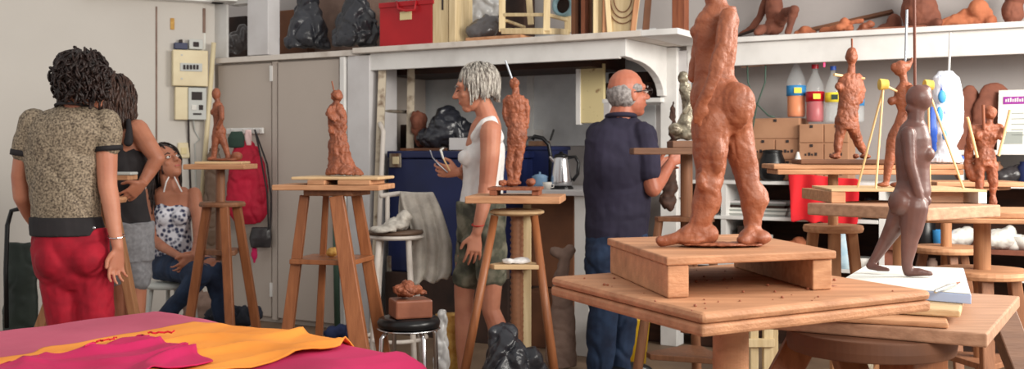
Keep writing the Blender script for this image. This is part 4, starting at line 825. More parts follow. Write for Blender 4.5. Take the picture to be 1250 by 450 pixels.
# figure with hands at the head, right
Y = 4.15; g = G()
g.E(1208, 136, Y, 8, 8.5, 1); g.P([(1208, 144, Y, 4), (1206, 150, Y, 5)]); g.L([(1190, 1216, 150, Y, .5), (1185, 1221, 156, Y, .55), (1189, 1218, 168, Y, .6), (1193, 1213, 180, Y, .6), (1190, 1216, 192, Y, .65), (1190, 1217, 202, Y, .6)])
g.E(1194, 165, Y-.02, 5, 5); g.E(1213, 165, Y-.02, 5, 5); g.P([(1219, 154, Y, 5), (1224, 158, Y-.02, 4.5), (1221, 166, Y-.03, 4)]); g.P([(1187, 156, Y, 5), (1183, 168, Y, 4.5), (1185, 180, Y, 4)])
g.P([(1196, 200, Y, 7), (1196, 220, Y, 5), (1195, 238, Y, 4), (1194, 246, Y, 4)]); g.P([(1211, 200, Y, 7.5), (1212, 220, Y, 5.5), (1212, 236, Y, 4), (1212, 246, Y-.01, 4.5)])
g.P([(1183, 178, Y+.02, 5), (1181, 200, Y+.03, 5.5), (1188, 215, Y+.02, 6)])
t = thing('raised_arm_figure', 'reddish clay woman on the far right stand flanked by two slanting sticks', 'sculpture', at(1204, 248, Y)); sculpt_in(t, g, 'clay_mid', z5)
part('armature_rod', G().cyl(at(1200, 128, Y-.03), at(1201, 158, Y-.03), .006), 'red_wood', t)
for (x0, y0, x1, y1, lb) in ((1181, 143, 1193, 192, 'left slanting stick'), (1233, 134, 1219, 190, 'right slanting stick')): part('dowel', G().cyl(at(x0, y0, Y-.05), at(x1, y1, Y-.03), .0055), 'stick', t, lb)
# wrapped sculpture
Y = 4.4; g = G(); g.L([(1146, 1163, 94, Y, .6), (1138, 1171, 102, Y, .6), (1137, 1176, 125, Y, .6), (1138, 1177, 150, Y, .6), (1140, 1175, 170, Y, .6), (1144, 1168, 186, Y, .6), (1140, 1172, 196, Y, .6), (1133, 1181, 200, Y, .5), (1133, 1182, 206, Y, .5)])
t = thing('wrapped_sculpture', 'sculpture wrapped in white and blue plastic with a pale rod', 'sculpture', at(1157, 205, Y)); sculpt_in(t, g, 'wrap_white', 1.130, voxel=.004, amp=.008, ridge=.002, ns=9, it=2)
g = G(); g.L([(1135, 1143, 130, Y-.075, .3), (1134, 1144, 160, Y-.08, .3), (1137, 1143, 185, Y-.07, .3)]); blob('blue_print', g, 'cap_blue', t, voxel=.004, it=1, amp=.003)
for q in ((1150, 118, 5, 8), (1147, 140, 4, 10), (1153, 165, 3, 6)): part('blue_print', G().E(q[0], q[1], Y-.062, q[2], q[3], .5), 'label_blue', t, smooth=True)
part('armature_rod', G().cyl(at(1160, 40, Y), at(1158, 98, Y), .0045), 'white_paint', t)
# robed figure on the tall stool
Y = 4.4; g = G(); g.E(411, 118, Y, 7, 8, 1); g.P([(411, 126, Y, 4.5), (410, 131, Y, 5)])
g.L([(403, 419, 129, Y, .7), (400, 422, 138, Y, .7), (401, 424, 150, Y, .7), (403, 423, 163, Y, .7), (401, 424, 175, Y, .7), (401, 428, 190, Y, .75), (400, 435, 203, Y, .8), (398, 444, 214, Y, .85)])
g.P([(405, 132, Y-.02, 3), (402, 139, Y-.03, 4), (408, 148, Y-.04, 3)]); g.P([(405, 162, Y-.03, 2.5), (402, 155, Y-.03, 1.5)])
t = thing('robed_figure', 'narrow clay figure in a rough flaring robe on the tall stool', 'sculpture', at(418, 215, Y)); sculpt_in(t, g, 'clay_mid', Z9, amp=.007, ridge=.006, ns=22, it=1)
part('armature_rod', G().cyl(at(405, 99, Y), at(409, 116, Y), .003), 'red_wood', t)
# slender figure on base (woman's stand)
Y = 4.6; zb8 = z8+.0008
t = thing('base_tray', 'small reddish wooden base under the clay figure on the woman stand', 'base', at(630, 236, Y)); cb = at(630, 0, Y)
part('plate', G().box((cb.x, Y, zb8+.028), (.225, .17, .013), u8), 'red_wood', t, bevel=.002); part('runner', G().box((cb.x-.09, Y, zb8+.0105), (.03, .15, .021), u8), 'red_wood', t, bevel=.002); part('runner', G().box((cb.x+.09, Y, zb8+.0105), (.03, .15, .021), u8), 'red_wood', t, bevel=.002)
g = G(); g.E(628, 99, Y, 6, 8, 1); g.P([(629, 106, Y, 4), (629, 113, Y, 5)]); g.L([(618, 640, 113, Y, .6), (615, 643, 120, Y, .55), (617, 642, 130, Y, .6), (620, 641, 143, Y, .62), (619, 643, 155, Y, .7), (619, 644, 166, Y, .7), (619, 641, 176, Y, .6)])
g.P([(617, 120, Y, 4), (616, 135, Y, 3.5), (620, 150, Y, 3)]); g.P([(642, 120, Y, 4), (644, 136, Y, 3.5), (642, 152, Y, 3)]); g.P([(625, 172, Y, 6), (622, 195, Y, 5), (623, 218, Y, 4)]); g.P([(636, 172, Y, 6.5), (632, 195, Y, 6), (629, 218, Y, 5)]); g.E(626, 220, Y, 11, 4, 1); g.E(613, 220, Y-.02, 5, 4); g.E(648, 219, Y, 6, 5)
t = thing('standing_figure', 'rough clay nude with crossed legs on the small base before the woman in white', 'sculpture', at(630, 224, Y)); sculpt_in(t, g, 'clay_mid', zb8+.035, amp=.005, ridge=.004)
part('armature_rod', G().cyl(at(617, 74, Y), at(625, 96, Y), .0045), 'rod_steel', t)
# left stand figure
Y = 5.5; g = G(); g.E(264, 115, Y, 5.5, 7.5, 1); g.P([(265, 121, Y, 3.2), (266, 128, Y, 3.5)])
g.L([(260, 271, 126, Y, .8), (259, 273, 133, Y, .8), (260, 273, 143, Y, .7), (261, 272, 152, Y, .7), (259, 275, 161, Y, .8), (259, 274, 168, Y, .7)]); g.E(260.5, 137, Y, 4, 4); g.E(271, 161, Y, 5, 6); g.P([(270, 131, Y-.03, 3.4), (271, 145, Y-.04, 3), (265, 156, Y-.03, 2.6)])
g.P([(264, 166, Y, 5.5), (262, 180, Y, 4), (261, 193, Y, 3)]); g.P([(270, 166, Y, 5.5), (275, 180, Y, 4), (279, 193, Y, 3)]); g.E(289, 191, Y, 7, 5.5, 1); g.E(258, 194, Y, 5, 2.5); g.E(275, 195, Y, 18, 2, .6)
t = thing('small_standing_figure', 'small smooth brown clay nude on the left stand', 'sculpture', at(268, 197, Y)); sculpt_in(t, g, 'clay_mid', z10+.014, amp=.0015, ridge=0)
tag(board('pale_board', rect((at(272, 0, 5.5).x, 5.5), .03, .24, .2), z10+.0135, .013, 'ply'), 'thin pale board under the small standing figure', 'board')
# silver glazed sculpture
Y = 4.9; g = G(); g.E(834, 90, Y, 7, 8, 1); g.L([(830, 842, 97, Y, .8), (829, 846, 106, Y, .8), (832, 850, 118, Y, .8), (833, 852, 132, Y, .8), (826, 853, 146, Y, .8), (822, 853, 156, Y, .8), (824, 852, 165, Y, .7)])
g.P([(834, 104, Y-.04, 4), (843, 118, Y-.06, 4), (836, 132, Y-.06, 3)]); g.E(824, 153, Y-.03, 8, 8, 1); g.E(840, 160, Y-.03, 10, 7, 1)
t = thing('glazed_figure', 'small silvery glazed seated figure on a dark block in front of the man', 'sculpture', at(838, 166, Y)); sculpt_in(t, g, 'silver_glaze', 1.197+.033, amp=.003, ns=30, it=2)
# ---------------------------------------------------------------- terracottas on the right high shelf
dS = DR+.12
def hs(label, pieces, m='terracotta', d=dS, name='terracotta_sculpture', amp=.006, ridge=.004, voxel=.006):
    g = G()
    for q in pieces:
        if q[0] == 'E': Yq = F.pt(q[1], d).y+(q[5] if len(q) > 5 else 0); g.E(q[1], q[2], Yq, q[3], q[4], 1)
        else: g.P([(a, b, F.pt(a, d).y+(e[0] if e else 0), r) for a, b, r, *e in q[1]])
    return sculpt(name, label, g, m, SH, voxel, 2, amp, 14, ridge, 12)
hs('headless seated clay figure with one knee raised on the right high shelf', [('E', 945, 12, 11, 22), ('E', 945, 32, 12, 12), ('E', 946, -10, 13, 14), ('P', [(950, 30, 8, 0), (960, 15, 6, -.12), (970, 12, 6, -.2)]), ('P', [(970, 12, 6, -.2), (965, 28, 4.5, -.2), (962, 40, 4, -.2)]), ('P', [(938, 36, 7, 0), (930, 36, 6, -.15), (924, 40, 4, -.2)]), ('P', [(937, -5, 5, .03), (928, 20, 4.5, .05), (918, 35, 4, .05), (903, 42, 2.5, .05)])], 'terracotta_dark', d=dS+.12)
hs('small terracotta mound next to the seated figure', [('E', 983, 36, 9, 7), ('E', 975, 39, 6, 4), ('E', 991, 38, 6, 4)], d=dS+.04)
hs('terracotta reclining torso left of the leaning wooden pole', [('P', [(1004, 36, 4), (1020, 34, 6), (1036, 32, 7)]), ('E', 1030, 30, 8, 6)], d=dS+.02)
hs('bright orange broken terracotta hand-like piece in the middle of the shelf', [('E', 1031, 28, 6, 7), ('E', 1026, 34, 8, 5), ('P', [(1040, 28, 3), (1052, 26, 3)]), ('E', 1036, 36, 6, 4)], d=dS-.08)
hs('knobbly small terracotta lump right of the orange piece', [('E', 1055, 31, 7, 6), ('E', 1062, 28, 6, 5), ('E', 1050, 35, 5, 3)], 'clay_mid', d=dS+.0)
hs('brown kneeling terracotta figure partly hidden by the steel rod', [('E', 1092, 22, 9, 13), ('E', 1080, 28, 10, 6)], 'terracotta_dark', d=dS+.2)
hs('large upright terracotta torso cut off by the top of the photo', [('E', 1122, 10, 22, 24), ('E', 1115, -15, 16, 20), ('E', 1137, 20, 12, 14), ('P', [(1118, 20, 12), (1130, 27, 8), (1146, 25, 5, -.05)]), ('E', 1112, 20, 10, 14)], 'terracotta_dark', d=dS+.08)
hs('reclining terracotta figure with bent arms on the right of the shelf', [('P', [(1150, 26, 6), (1165, 22, 8), (1180, 24, 7), (1196, 22, 7), (1205, 14, 7)]), ('E', 1194, 8, 12, 12), ('P', [(1178, 12, 5), (1170, 18, 5), (1156, 24, 4)]), ('E', 1208, 22, 9, 8)], d=dS+.06)
hs('dark upright clay form at the far right end of the shelf', [('E', 1236, 12, 13, 18), ('E', 1240, -8, 14, 14)], 'terracotta_dark', d=dS+.08)
tag(part('wooden_pole', G().beam(F.w(988, 37, dS+.26), F.w(1090, 14, dS+.26), .03, .02), 'brown_board', None, bevel=.002), 'long brown pole lying slanted behind the middle terracottas', 'pole')
tag(part('wooden_pole', G().beam(F.w(1130, 10, dS+.3), F.w(1200, -5, dS+.3), .025, .02), 'brown_board', None, bevel=.002), 'thin brown pole slanting up behind the reclining terracotta', 'pole')
tag(part('dark_stick', G().beam(F.w(897, 45, dS+.05), F.w(926, 35, dS+.1), .012, .02), 'dark', None, bevel=.002), 'dark flat stick at the left end of the right shelf', 'stick')
tag(part('pink_board', F.box(G(), 1052, 1130, SH+.0008, SH+.012, DR+.0, .1), 'clay_block', None), 'thin pinkish board lying at the shelf edge under the rods', 'board')
# ---------------------------------------------------------------- below the right shelf
t = thing('storage_shelving', 'white open shelving full of dark stored things under the right high shelf', 'shelving', F.pt(1000, DR, 0))
zA, zB, zC, zR = F.zz(940, 221, DR), .80, .52, .665
for z, x0, x1 in ((zA, 842, 1420), (zB, 842, 1072), (zC, 842, 1420)): part('shelf_board', F.box(G(), x0, x1, z-.02, z, DR+.0, .385), 'white_paint', t, bevel=.002)
part('shelf_board', F.box(G(), 1080, 1420, zR-.025, zR, DR+.0, .385), 'terracotta_dark', t, 'dark red-brown shelf board', bevel=.002)
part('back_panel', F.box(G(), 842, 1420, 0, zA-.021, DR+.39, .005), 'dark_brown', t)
for px in (880, 1073, 1330): part('upright', F.box(G(), px, px+6, 0, zA-.02, DR+.005, .38), 'white_paint', t)
zD = F.zz(1230, 183, DR+.02); tt = thing('upper_ledge', 'narrow white shelf carrying the poster board at the far right', 'shelf', F.pt(1250, DR, zD)); part('board', F.box(G(), 1168, 1420, zD-.025, zD, DR+.02, .36), 'white_paint', tt, bevel=.002)
part('bracket', F.box(G(), 1172, 1176, zA, zD-.026, DR+.05, .3), 'white_paint', tt); part('bracket', F.box(G(), 1390, 1394, zA, zD-.026, DR+.05, .3), 'white_paint', tt)
# cardboard drawer boxes
def drawers(label, x0, x1, ztop, d, rows, z0=None, dep=.2):
    z0 = zA+.001 if z0 is None else z0
    t = thing('cardboard_drawer_box', label, 'box', F.pt((x0+x1)/2, d, z0), 'cardboard drawer boxes'); zt_ = F.zz((x0+x1)/2, ztop, d); part('body', F.box(G(), x0, x1, z0, zt_, d+.006, dep), 'cardboard', t, bevel=.003)
    n = len(rows); H = (zt_-z0)/n
    for i, c in enumerate(rows):
        zz1 = zt_-i*H-.004
        for j in range(c):
            a = x0+(x1-x0)*j/c+.8; b = x0+(x1-x0)*(j+1)/c-.8; dr = part('drawer', F.box(G(), a, b, zz1-H+.008, zz1, d, .008), 'cardboard', t, bevel=.002)
            mx = (a+b)/2; part('finger_hole', F.box(G(), mx-1.8, mx+1.8, zz1-.018, zz1-.002, d-.003, .005), 'ink', dr)
            if i: 
                g = G(); 
                for q in range(4): F.box(g, mx-8+q*4, mx-6+q*4+(q % 2), zz1-H*.62, zz1-H*.62+.012+(q % 2)*.006, d-.002, .003)
                part('pen_marks', g, 'ink', dr)
drawers('left cardboard drawer box with one wide drawer over two small ones', 916, 976, 144, DR+.06, (1, 2, 2))
drawers('right cardboard drawer box under the drink bottles', 975, 1036, 151, DR+.03, (2, 2, 2), dep=.17)
# bottles
def bottle(label, px, ytop, ybot, r, liquid, lev, lab, capc, d, fill=1):
    zb_ = F.zz(px, ybot, d); zt_ = F.zz(px, ytop, d); h = zt_-zb_; p = F.pt(px, d+r, zb_)
    t = thing('drink_bottle', label, 'bottle', p, 'drink bottles on the cardboard boxes')
    prof = [(r*.9, 0), (r, h*.04), (r, h*.55), (r*.9, h*.65), (r*.45, h*.82), (r*.3, h*.87), (r*.3, h*.93)]
    part('bottle_body', G().lathe(p, prof), 'pet', t, smooth=True)
    part('liquid', G().lathe(p+UP*.004, [(r*.86, 0), (r*.93, h*.04), (r*.93, h*lev)]), liquid, t, smooth=True)
    part('label', G().lathe(p+UP*h*.36, [(r*1.02, 0), (r*1.02, h*.17)]), lab, t, smooth=True); part('cap', G().lathe(p+UP*h*.93, [(r*.38, 0), (r*.38, h*.07)]), capc, t)
    part('label_patch', G().pp(p+V((-r*.5, -r*1.035, h*.4)), V((r*.8, 0, 0)), V((0, .004, 0)), UP*h*.09), 'label_yellow' if lab != 'label_yellow' else 'cloth_green', t)
zk = F.zz(1005, 151, DR+.03)
bottle('drink bottle with blue cap and orange juice', 972, 69, 143, .055, 'juice_orange', .38, 'label_blue', 'cap_blue', DR+.08)
bottle('drink bottle with red cap and red syrup', 995, 78, 149, .052, 'juice_red', .52, 'juice_red', 'juice_red', DR+.06)
bottle('nearly clear drink bottle with blue cap and yellow label', 1017, 80, 149, .045, 'pet', .3, 'label_yellow', 'cap_blue', DR+.06)
bottle('drink bottle half hidden behind the striding figure', 1045, 92, 149, .045, 'pet', .3, 'label_blue', 'ceramic', DR+.06)
t = thing('line_string', 'thin cord stretched under the right high shelf', 'cord', F.w(960, 76, DR+.02)); part('cord', G().tube([F.w(905, 82, DR+.03), F.w(1000, 73, DR+.03), F.w(1100, 71, DR+.03)], .003), 'oldwood_x', t)
t = thing('clothes_peg', 'pink clothes peg clipped on the cord above the bottles', 'peg', F.w(1006, 78, DR+.02)); part('body', G().beam(F.w(1006, 68, DR+.02), F.w(1006, 82, DR+.02), .018, .014, .01, .01), 'pink', t, bevel=.002)
c = F.pt(943, DR+.05, zA+.001); t = thing('black_pot', 'glossy black ridged pot with white lining beside the cardboard boxes', 'pot', c)
part('body', G().lathe(c, [(.055, 0), (.072, .02), (.078, .07), (.072, .12), (.058, .155), (.056, .165), (.062, .172)], 32), 'black_plastic', t, smooth=True); part('lid', G().lathe(c+UP*.172, [(.06, 0), (.055, .008), (.01, .012)]), 'black_plastic', t, smooth=True)
c = F.pt(974, DR-.0+.015, zA+.001); tag(part('white_cone', G().lathe(c+UP*.11, [(.026, 0), (.02, .012), (.009, .05), (.006, .06)]), 'ceramic', None, smooth=True), 'small white nozzle cone between the pot and the boxes', 'cone')
tag(part('nozzle_tub', G().lathe(c, [(.03, 0), (.034, .10), (.035, .109)]), 'black_plastic', None, smooth=True), 'small dark tub under the white nozzle cone', 'tub')
for (pts, lb) in (([(912, 68), (913, 100), (922, 125), (938, 141), (946, 143)], 'left dark cable hanging under the right high shelf'), ([(935, 68), (934, 100), (924, 128), (920, 150), (917, 165)], 'right dark cable hanging under the right high shelf')):
    tag(part('hanging_cable', G().tube([F.w(a, b, DR+.0+.03) for a, b in pts], .0045), 'green_pole', None, smooth=True), lb, 'cable')
# big terracotta slabs, poster
def upright_form(label, pieces, d, m='terracotta_dark', z=None):
    g = G()
    for q in pieces: g.E(q[0], q[1], F.pt(q[0], d).y, q[2], q[3], .4)
    return sculpt('terracotta_form', label, g, m, z, .008, 3, .008, 8)
upright_form('rounded brown terracotta form behind the wrapped sculpture', [(1184, 118, 14, 24), (1182, 150, 18, 30), (1176, 175, 18, 40)], DR+.17, z=zA)
upright_form('broad brown terracotta form left of the poster', [(1213, 118, 19, 18), (1210, 140, 24, 28), (1205, 160, 22, 24)], DR+.19, z=zD)
t = thing('poster_board', 'white poster card with a purple label leaning at the far right', 'poster', F.pt(1242, DR+.05, zD))
a = F.pt(1217, DR+.05, zD+.001); b = F.pt(1275, DR+.05, zD+.001); hh = F.zz(1240, 110, DR+.15)-zD; lean = F.n*.09+UP*hh
part('card', G().pp(a, b-a, F.n*.008, lean), 'paper', t)
bb = b-a; fr = lambda x, y: a+bb*x+lean*y-F.n*.003
part('purple_label', G().pp(fr(.10, .76), bb*.62, F.n*.004, lean*.13), 'purple', t, 'rounded purple label', bevel=.002)
g = G()
for i in range(11): g.pp(fr(.15+i*.05, .80)-F.n*.002, bb*.03, F.n*.003, lean*(.045+.012*(i % 3)))
part('label_lettering', g, 'paper', t, 'pale illegible lettering')
g = G()
for i in range(5): g.pp(fr(.3, .60-.09*i), bb*(.25+.1*(i % 3)), F.n*.003, lean*.012)
part('small_print', g, 'print_grey', t)
g = G(); g.pp(fr(.12, .1), bb*.42, F.n*.003, lean*.2); part('picture', g, 'print_grey', t)
tag(part('dark_shelf_box', F.box(G(), 1195, 1400, zD+.001, zD+.06, DR+.2, .15), 'brown_board', None, bevel=.003), 'brown box behind the foot of the poster', 'box')
# red cloth hanging from shelf A
R = []
for i in range(9):
    f = i/8; y = 211+f*58; R.append([F.w(962+k*6.2+2*math.sin(i*.5+k)*f+(4*f if k == 0 else 0), y+(2.5*math.sin(k*1.7) if i == 8 else 0)+k*.5, DR-.03-.012*math.sin(k*1.5+f)-.01*f) for k in range(15)])
o = sheet('red_cloth', R, 'cloth_red', .006, None, 2, .006, 9); tag(o, 'bright red cloth hanging from the shelving behind the stands', 'cloth')
# stored odds and ends in the dark shelving
rnd = random.Random(3)
def pile(x0, x1, z, n, ms, d=DR+.06, lbl='papers'):
    zz_ = z+.001
    for i in range(n):
        h = rnd.uniform(.008, .018); e = rnd.uniform(-3, 3); tag(part('flat_folder', F.box(G(), x0+e, x1+e, zz_, zz_+h, d+rnd.uniform(0, .03), .22), ms[i % len(ms)], None, bevel=.001), lbl[i], 'folder', lbl[-1]); zz_ += h+.0006
pile(884, 958, zB, 7, ['grey_plastic', 'paper', 'print_grey', 'paper', 'dark', 'print_grey', 'grey_paint'], lbl=['bottom folder of the grey pile left of the red cloth', 'second folder from the bottom of the grey pile', 'third folder up in the grey pile', 'middle folder of the grey pile', 'dark folder in the upper half of the grey pile', 'second folder from the top of the grey pile', 'top folder of the grey pile left of the red cloth', 'grey pile of folders'])
def odd(px, z, kind, m, label, cat, s=.06, d=DR+.08):
    p = F.pt(px, d, z+.001); g = G(); nm = cat
    if kind == 'jar': g.lathe(p, [(s*.55, 0), (s*.6, s*.3), (s*.6, s*1.3), (s*.4, s*1.5), (s*.42, s*1.7)])
    elif kind == 'bowl': g.lathe(p, [(s*.4, 0), (s*.7, s*.3), (s, s*.9), (s*.94, s*.9), (s*.6, s*.3)])
    elif kind == 'lump':
        g.ell(p+UP*s*.6, (s, s*.8, s*.7)); g.ell(p+V((s*.5, -.01, s)), (s*.5, s*.5, s*.5)); g.ell(p+V((-s*.7, -.01, s*.5)), (s*.5, s*.5, s*.45))
        o = finish(nm, fused(g, .006, 2, s*.12, 14), m, None, None, True); fit_on(o, z); return tag(o, label, cat)
    elif kind == 'cup': g.lathe(p, [(s*.4, 0), (s*.5, s*.2), (s*.55, s), (s*.5, s), (s*.45, s*.2)]); g.tube([p+V((s*.5, 0, s*.8)), p+V((s*.9, 0, s*.7)), p+V((s*.85, 0, s*.3)), p+V((s*.45, 0, s*.25))], s*.08)
    return tag(part(nm, g, m, None, smooth=True), label, cat)
odd(965, zC+.0, 'lump', 'terracotta', 'orange-brown terracotta lump low behind the big statue foot', 'clay_lump', .1); COL.objects[-1]['category'] = 'clay'
o = odd(957, zB-.20, 'lump', 'terracotta_dark', 'brown terracotta lump under the red cloth', 'clay_lump', .085, DR+.1); o['category'] = 'clay'; fit_on(o, zC)
odd(935, zC, 'jar', 'ceramic', 'white jar behind the foot of the big statue', 'jar', .1)
o = odd(1030, zC, 'jar', 'bluewhite', 'pale blue and white plastic jug in the lower shelving', 'jug', .13)
odd(1000, zC, 'bowl', 'bowl_blue', 'blue bowl on the lower shelf left of the jug', 'bowl', .08)
odd(1082, zC, 'jar', 'terracotta_dark', 'brown jar on the lower shelf right of the jug', 'jar', .1)
for i, (px, k, m, lb, ct, s) in enumerate(((1150, 'cup', 'label_blue', 'blue cup on the shelf behind the pine columns', 'cup', .09), (1128, 'jar', 'black_plastic', 'black jar behind the pine columns', 'jar', .1), (1172, 'lump', 'ceramic', 'white ceramic piece left of the fat pine column', 'ornament', .07),
    (1222, 'lump', 'ceramic', 'white ceramic bird-like piece right of the fat pine column', 'ornament', .08), (1236, 'cup', 'ceramic', 'white cup beside the ceramic bird-like piece', 'cup', .08), (1250, 'bowl', 'ceramic', 'white bowl at the right edge of the shelf', 'bowl', .08), (1212, 'bowl', 'grey_paint', 'small grey dish right of the fat pine column', 'bowl', .05))):
    o = odd(px, zR, k, m, lb, ct, s, DR+.05+.02*(i % 3))
for i, (px, k, m, lb, ct) in enumerate(((1192, 'jar', 'brown_board', 'brown jar under the poster shelf, left one', 'jar'), (1214, 'jar', 'dark_table', 'dark jar under the poster shelf, right of the brown one', 'jar'), (1234, 'lump', 'purse', 'dark lumpy bag under the poster shelf', 'bag'), (1252, 'jar', 'blue_chest', 'dark blue jar under the poster shelf at the frame edge', 'jar'))):
    odd(px, zA, k, m, lb, ct, .07)
shb = [(812, 835, 'dark_brown'), (842, 868, 'brown_board')]
tag(part('dark_bin', F.box(G(), 900, 925, zC+.001, zC+.22, DR+.05, .25), 'dark', None, bevel=.006), 'dark bin on the lower shelf behind the big statue', 'bin')
# easel frame under the foreground stand, red boxes, bottle
t = thing('wooden_easel_frame', 'pale wooden easel frame behind the foreground stand column', 'frame', at(935, 500, 3.9))
for (x, w_) in ((920, .03), (937, .035), (951, .028)): p = at(x, 400, 3.9); part('post', G().beam((p.x, 3.9+(.08 if x == 951 else 0), 0), (p.x, 3.9+(.08 if x == 951 else 0), .66), w_, .03), 'cream_wood', t, bevel=.003)
part('rail', G().beam(at(905, 418, 3.88), at(945, 418, 3.88), .03, .02, ref=(0, 0, 1)), 'cream_wood', t, bevel=.002)
p = at(959, 440, 3.7); tag(part('green_bottle', G().lathe((p.x, 4.4, .2-.199), [(.04, 0), (.045, .02), (.045, .2), (.02, .27), (.018, .31)]), 'bottle_green', None, smooth=True), 'green glass bottle on the floor behind the foreground stand', 'bottle')
for i, px in enumerate((792, 857)):
    tag(part('red_box', F.box(G(), px-6, px+8, .42, .47, DR-.02+.1, .1), 'red_plastic', None, bevel=.003), ('left' if i == 0 else 'right')+' dark red box beside the white upright below the man stand', 'box')
    tag(part('low_crate', F.box(G(), px-14, px+16, .001, .419, DR+.06, .22), 'dark_brown', None, bevel=.004), ('left' if i == 0 else 'right')+' dark crate beside the foot of the white upright', 'crate')
for (x0, x1, z0_, z1_, m, lb) in ((986, 1010, 0, .38, 'brown_board', 'reddish board standing under the shelving left of the jug'), (1094, 1125, 0, .36, 'dark_table', 'brown board standing on the floor under the shelving'), (1040, 1064, 0, .3, 'dark_brown', 'dark board standing on the floor in the middle')):
    tag(part('standing_board', F.box(G(), x0, x1, z0_+.001, z1_, DR+.05, .03), m, None, bevel=.003), lb, 'board')
yg = 4.9; p = at(1070, 430, 3.4); t = thing('glass_jar', 'large clear glass jar with pale contents under the low right stand', 'jar', (p.x, 3.6, 0)); 
part('glass', G().lathe((p.x, 3.6, .001), [(.045, 0), (.055, .02), (.055, .5), (.04, .56)]), 'silver_glaze', t, smooth=True); part('lid', G().lathe((p.x, 3.6, .562), [(.043, 0), (.043, .02)]), 'ceramic', t)

for i, (px, z, k, m, lb, ct, s_) in enumerate(((895, zC, 'jar', 'terracotta_dark', 'brown jar on the lower shelf left of the white jar', 'jar', .09), (985, zC, 'jar', 'brown_board', 'brown jar between the clay lump and the blue bowl', 'jar', .07), (1015, zC, 'cup', 'jar_blue', 'pale blue cup beside the blue bowl on the lower shelf', 'cup', .07),
    (1052, zC, 'bowl', 'ceramic', 'white bowl on the lower shelf just right of the jug', 'bowl', .07), (1062, zB, 'jar', 'black_plastic', 'black jar standing right of the red cloth', 'jar', .07), (1046, zB, 'bowl', 'terracotta', 'orange clay bowl right of the red cloth', 'bowl', .07),
    (1100, zR, 'jar', 'purse', 'dark grey jar at the left end of the red-brown shelf', 'jar', .09), (1112, zR, 'lump', 'terracotta', 'small orange clay lump on the red-brown shelf', 'clay', .05), (1138, zC-.0, 'jar', 'bag_taupe', 'taupe jar under the red-brown shelf', 'jar', .045), (1236, zC, 'bowl', 'grey_paint', 'pale grey bowl under the red-brown shelf at the right', 'bowl', .05))):
    odd(px, z, k, m, lb, ct, s_, DR+.10)
# ---------------------------------------------------------------- people
def hand(g, wr, d, ac, k=1.0, curl=.35, flip=1, grip=0):
    d = V(d).normalized(); ac = V(ac); ac = (ac-d*ac.dot(d)).normalized(); n = d.cross(ac)*flip
    S = []
    for t, a, b in ((-.01, .024, .019), (.02, .032, .016), (.05, .040, .014), (.085, .040, .012)): S.append((wr+d*t*k, ac*a*k, n*b*k))
    g.loft(S, 16)
    for i, L_ in enumerate((.072, .080, .074, .058)):
        p = wr+d*(.082-.004*abs(i-1))*k+ac*(.030-.0205*i)*k; dirn = (d+ac*(.16-.11*i)).normalized(); r = .0088*k; c = 0; q = p
        for s, f in enumerate((.42, .32, .26)):
            c += (curl+.1*i*curl)*(1.1 if s else .6)+grip; v = (dirn*math.cos(c)+n*math.sin(c)); q2 = q+v*L_*f*k; g.cap(q, q2, r, r*.9, 10); q = q2; r *= .9
    p = wr+d*.022*k+ac*.028*k; v = (d*.62+ac*.62+n*.3).normalized(); q = p+v*.04*k; g.cap(p, q, .013*k, .0105*k, 10); v = (d*.9+ac*.25+n*.35).normalized(); g.cap(q, q+v*.032*k, .0102*k, .0085*k, 10)
def axes(f, up):
    f = V(f).normalized(); up = V(up); up = (up-f*up.dot(f)).normalized(); return f, f.cross(up), up
def head(g, c, f, up, k=1.0):
    f, r, u = axes(f, up); A = (r, f, u)
    g.ell(c+u*.025*k-f*.014*k, (.074*k, .090*k, .092*k), A); g.ell(c+f*.018*k-u*.035*k, (.060*k, .070*k, .078*k), A)
    g.ell(c+f*.050*k-u*.088*k, (.030*k, .030*k, .024*k), A); g.ell(c+f*.062*k+u*.028*k, (.050*k, .022*k, .022*k), A)
    g.cap(c+f*.082*k+u*.012*k, c+f*.105*k-u*.022*k, .0075*k, .012*k, 10)
    for s in (-1, 1):
        g.ell(c+f*.096*k-u*.027*k+r*s*.010*k, (.008*k, .010*k, .008*k), A); g.ell(c+f*.056*k-u*.022*k+r*s*.036*k, (.022*k, .02*k, .02*k), A)
        g.ell(c-f*.008*k-u*.010*k+r*s*.072*k, (.009*k, .018*k, .031*k), A)
    g.ell(c+f*.080*k-u*.053*k, (.022*k, .010*k, .007*k), A); g.ell(c+f*.078*k-u*.064*k, (.019*k, .010*k, .007*k), A)
def face(t, c, f, up, k=1.0, brow='hair_brown', lips='lips', closed=False):
    f, r, u = axes(f, up); A = (r, f, u)
    for s in (-1, 1):
        e = c+f*.078*k+r*s*.031*k+u*.006*k
        if not closed:
            o = part('eye', G().ell(e, (.0125*k, .011*k, .0085*k), A, 12, 8), 'eye_white', t, smooth=True); part('iris', G().ell(e+f*.008*k, (.0058*k, .005*k, .0062*k), A, 10, 6), 'eye_dark', o)
        else: part('eyelid', G().ell(e+f*.004*k-u*.002*k, (.013*k, .009*k, .003*k), A, 12, 6), 'hair_brown', t)
        part('eyebrow', G().chain([e+f*.008*k+u*.019*k-r*s*.014*k, e+f*.010*k+u*.024*k+r*s*.002*k, e+f*.0*k+u*.018*k+r*s*.020*k], [.0028*k, .0034*k, .002*k]), brow, t)
    part('mouth', G().ell(c+f*.0845*k-u*.0575*k, (.020*k, .006*k, .0065*k), A, 12, 6), lips, t, smooth=True)
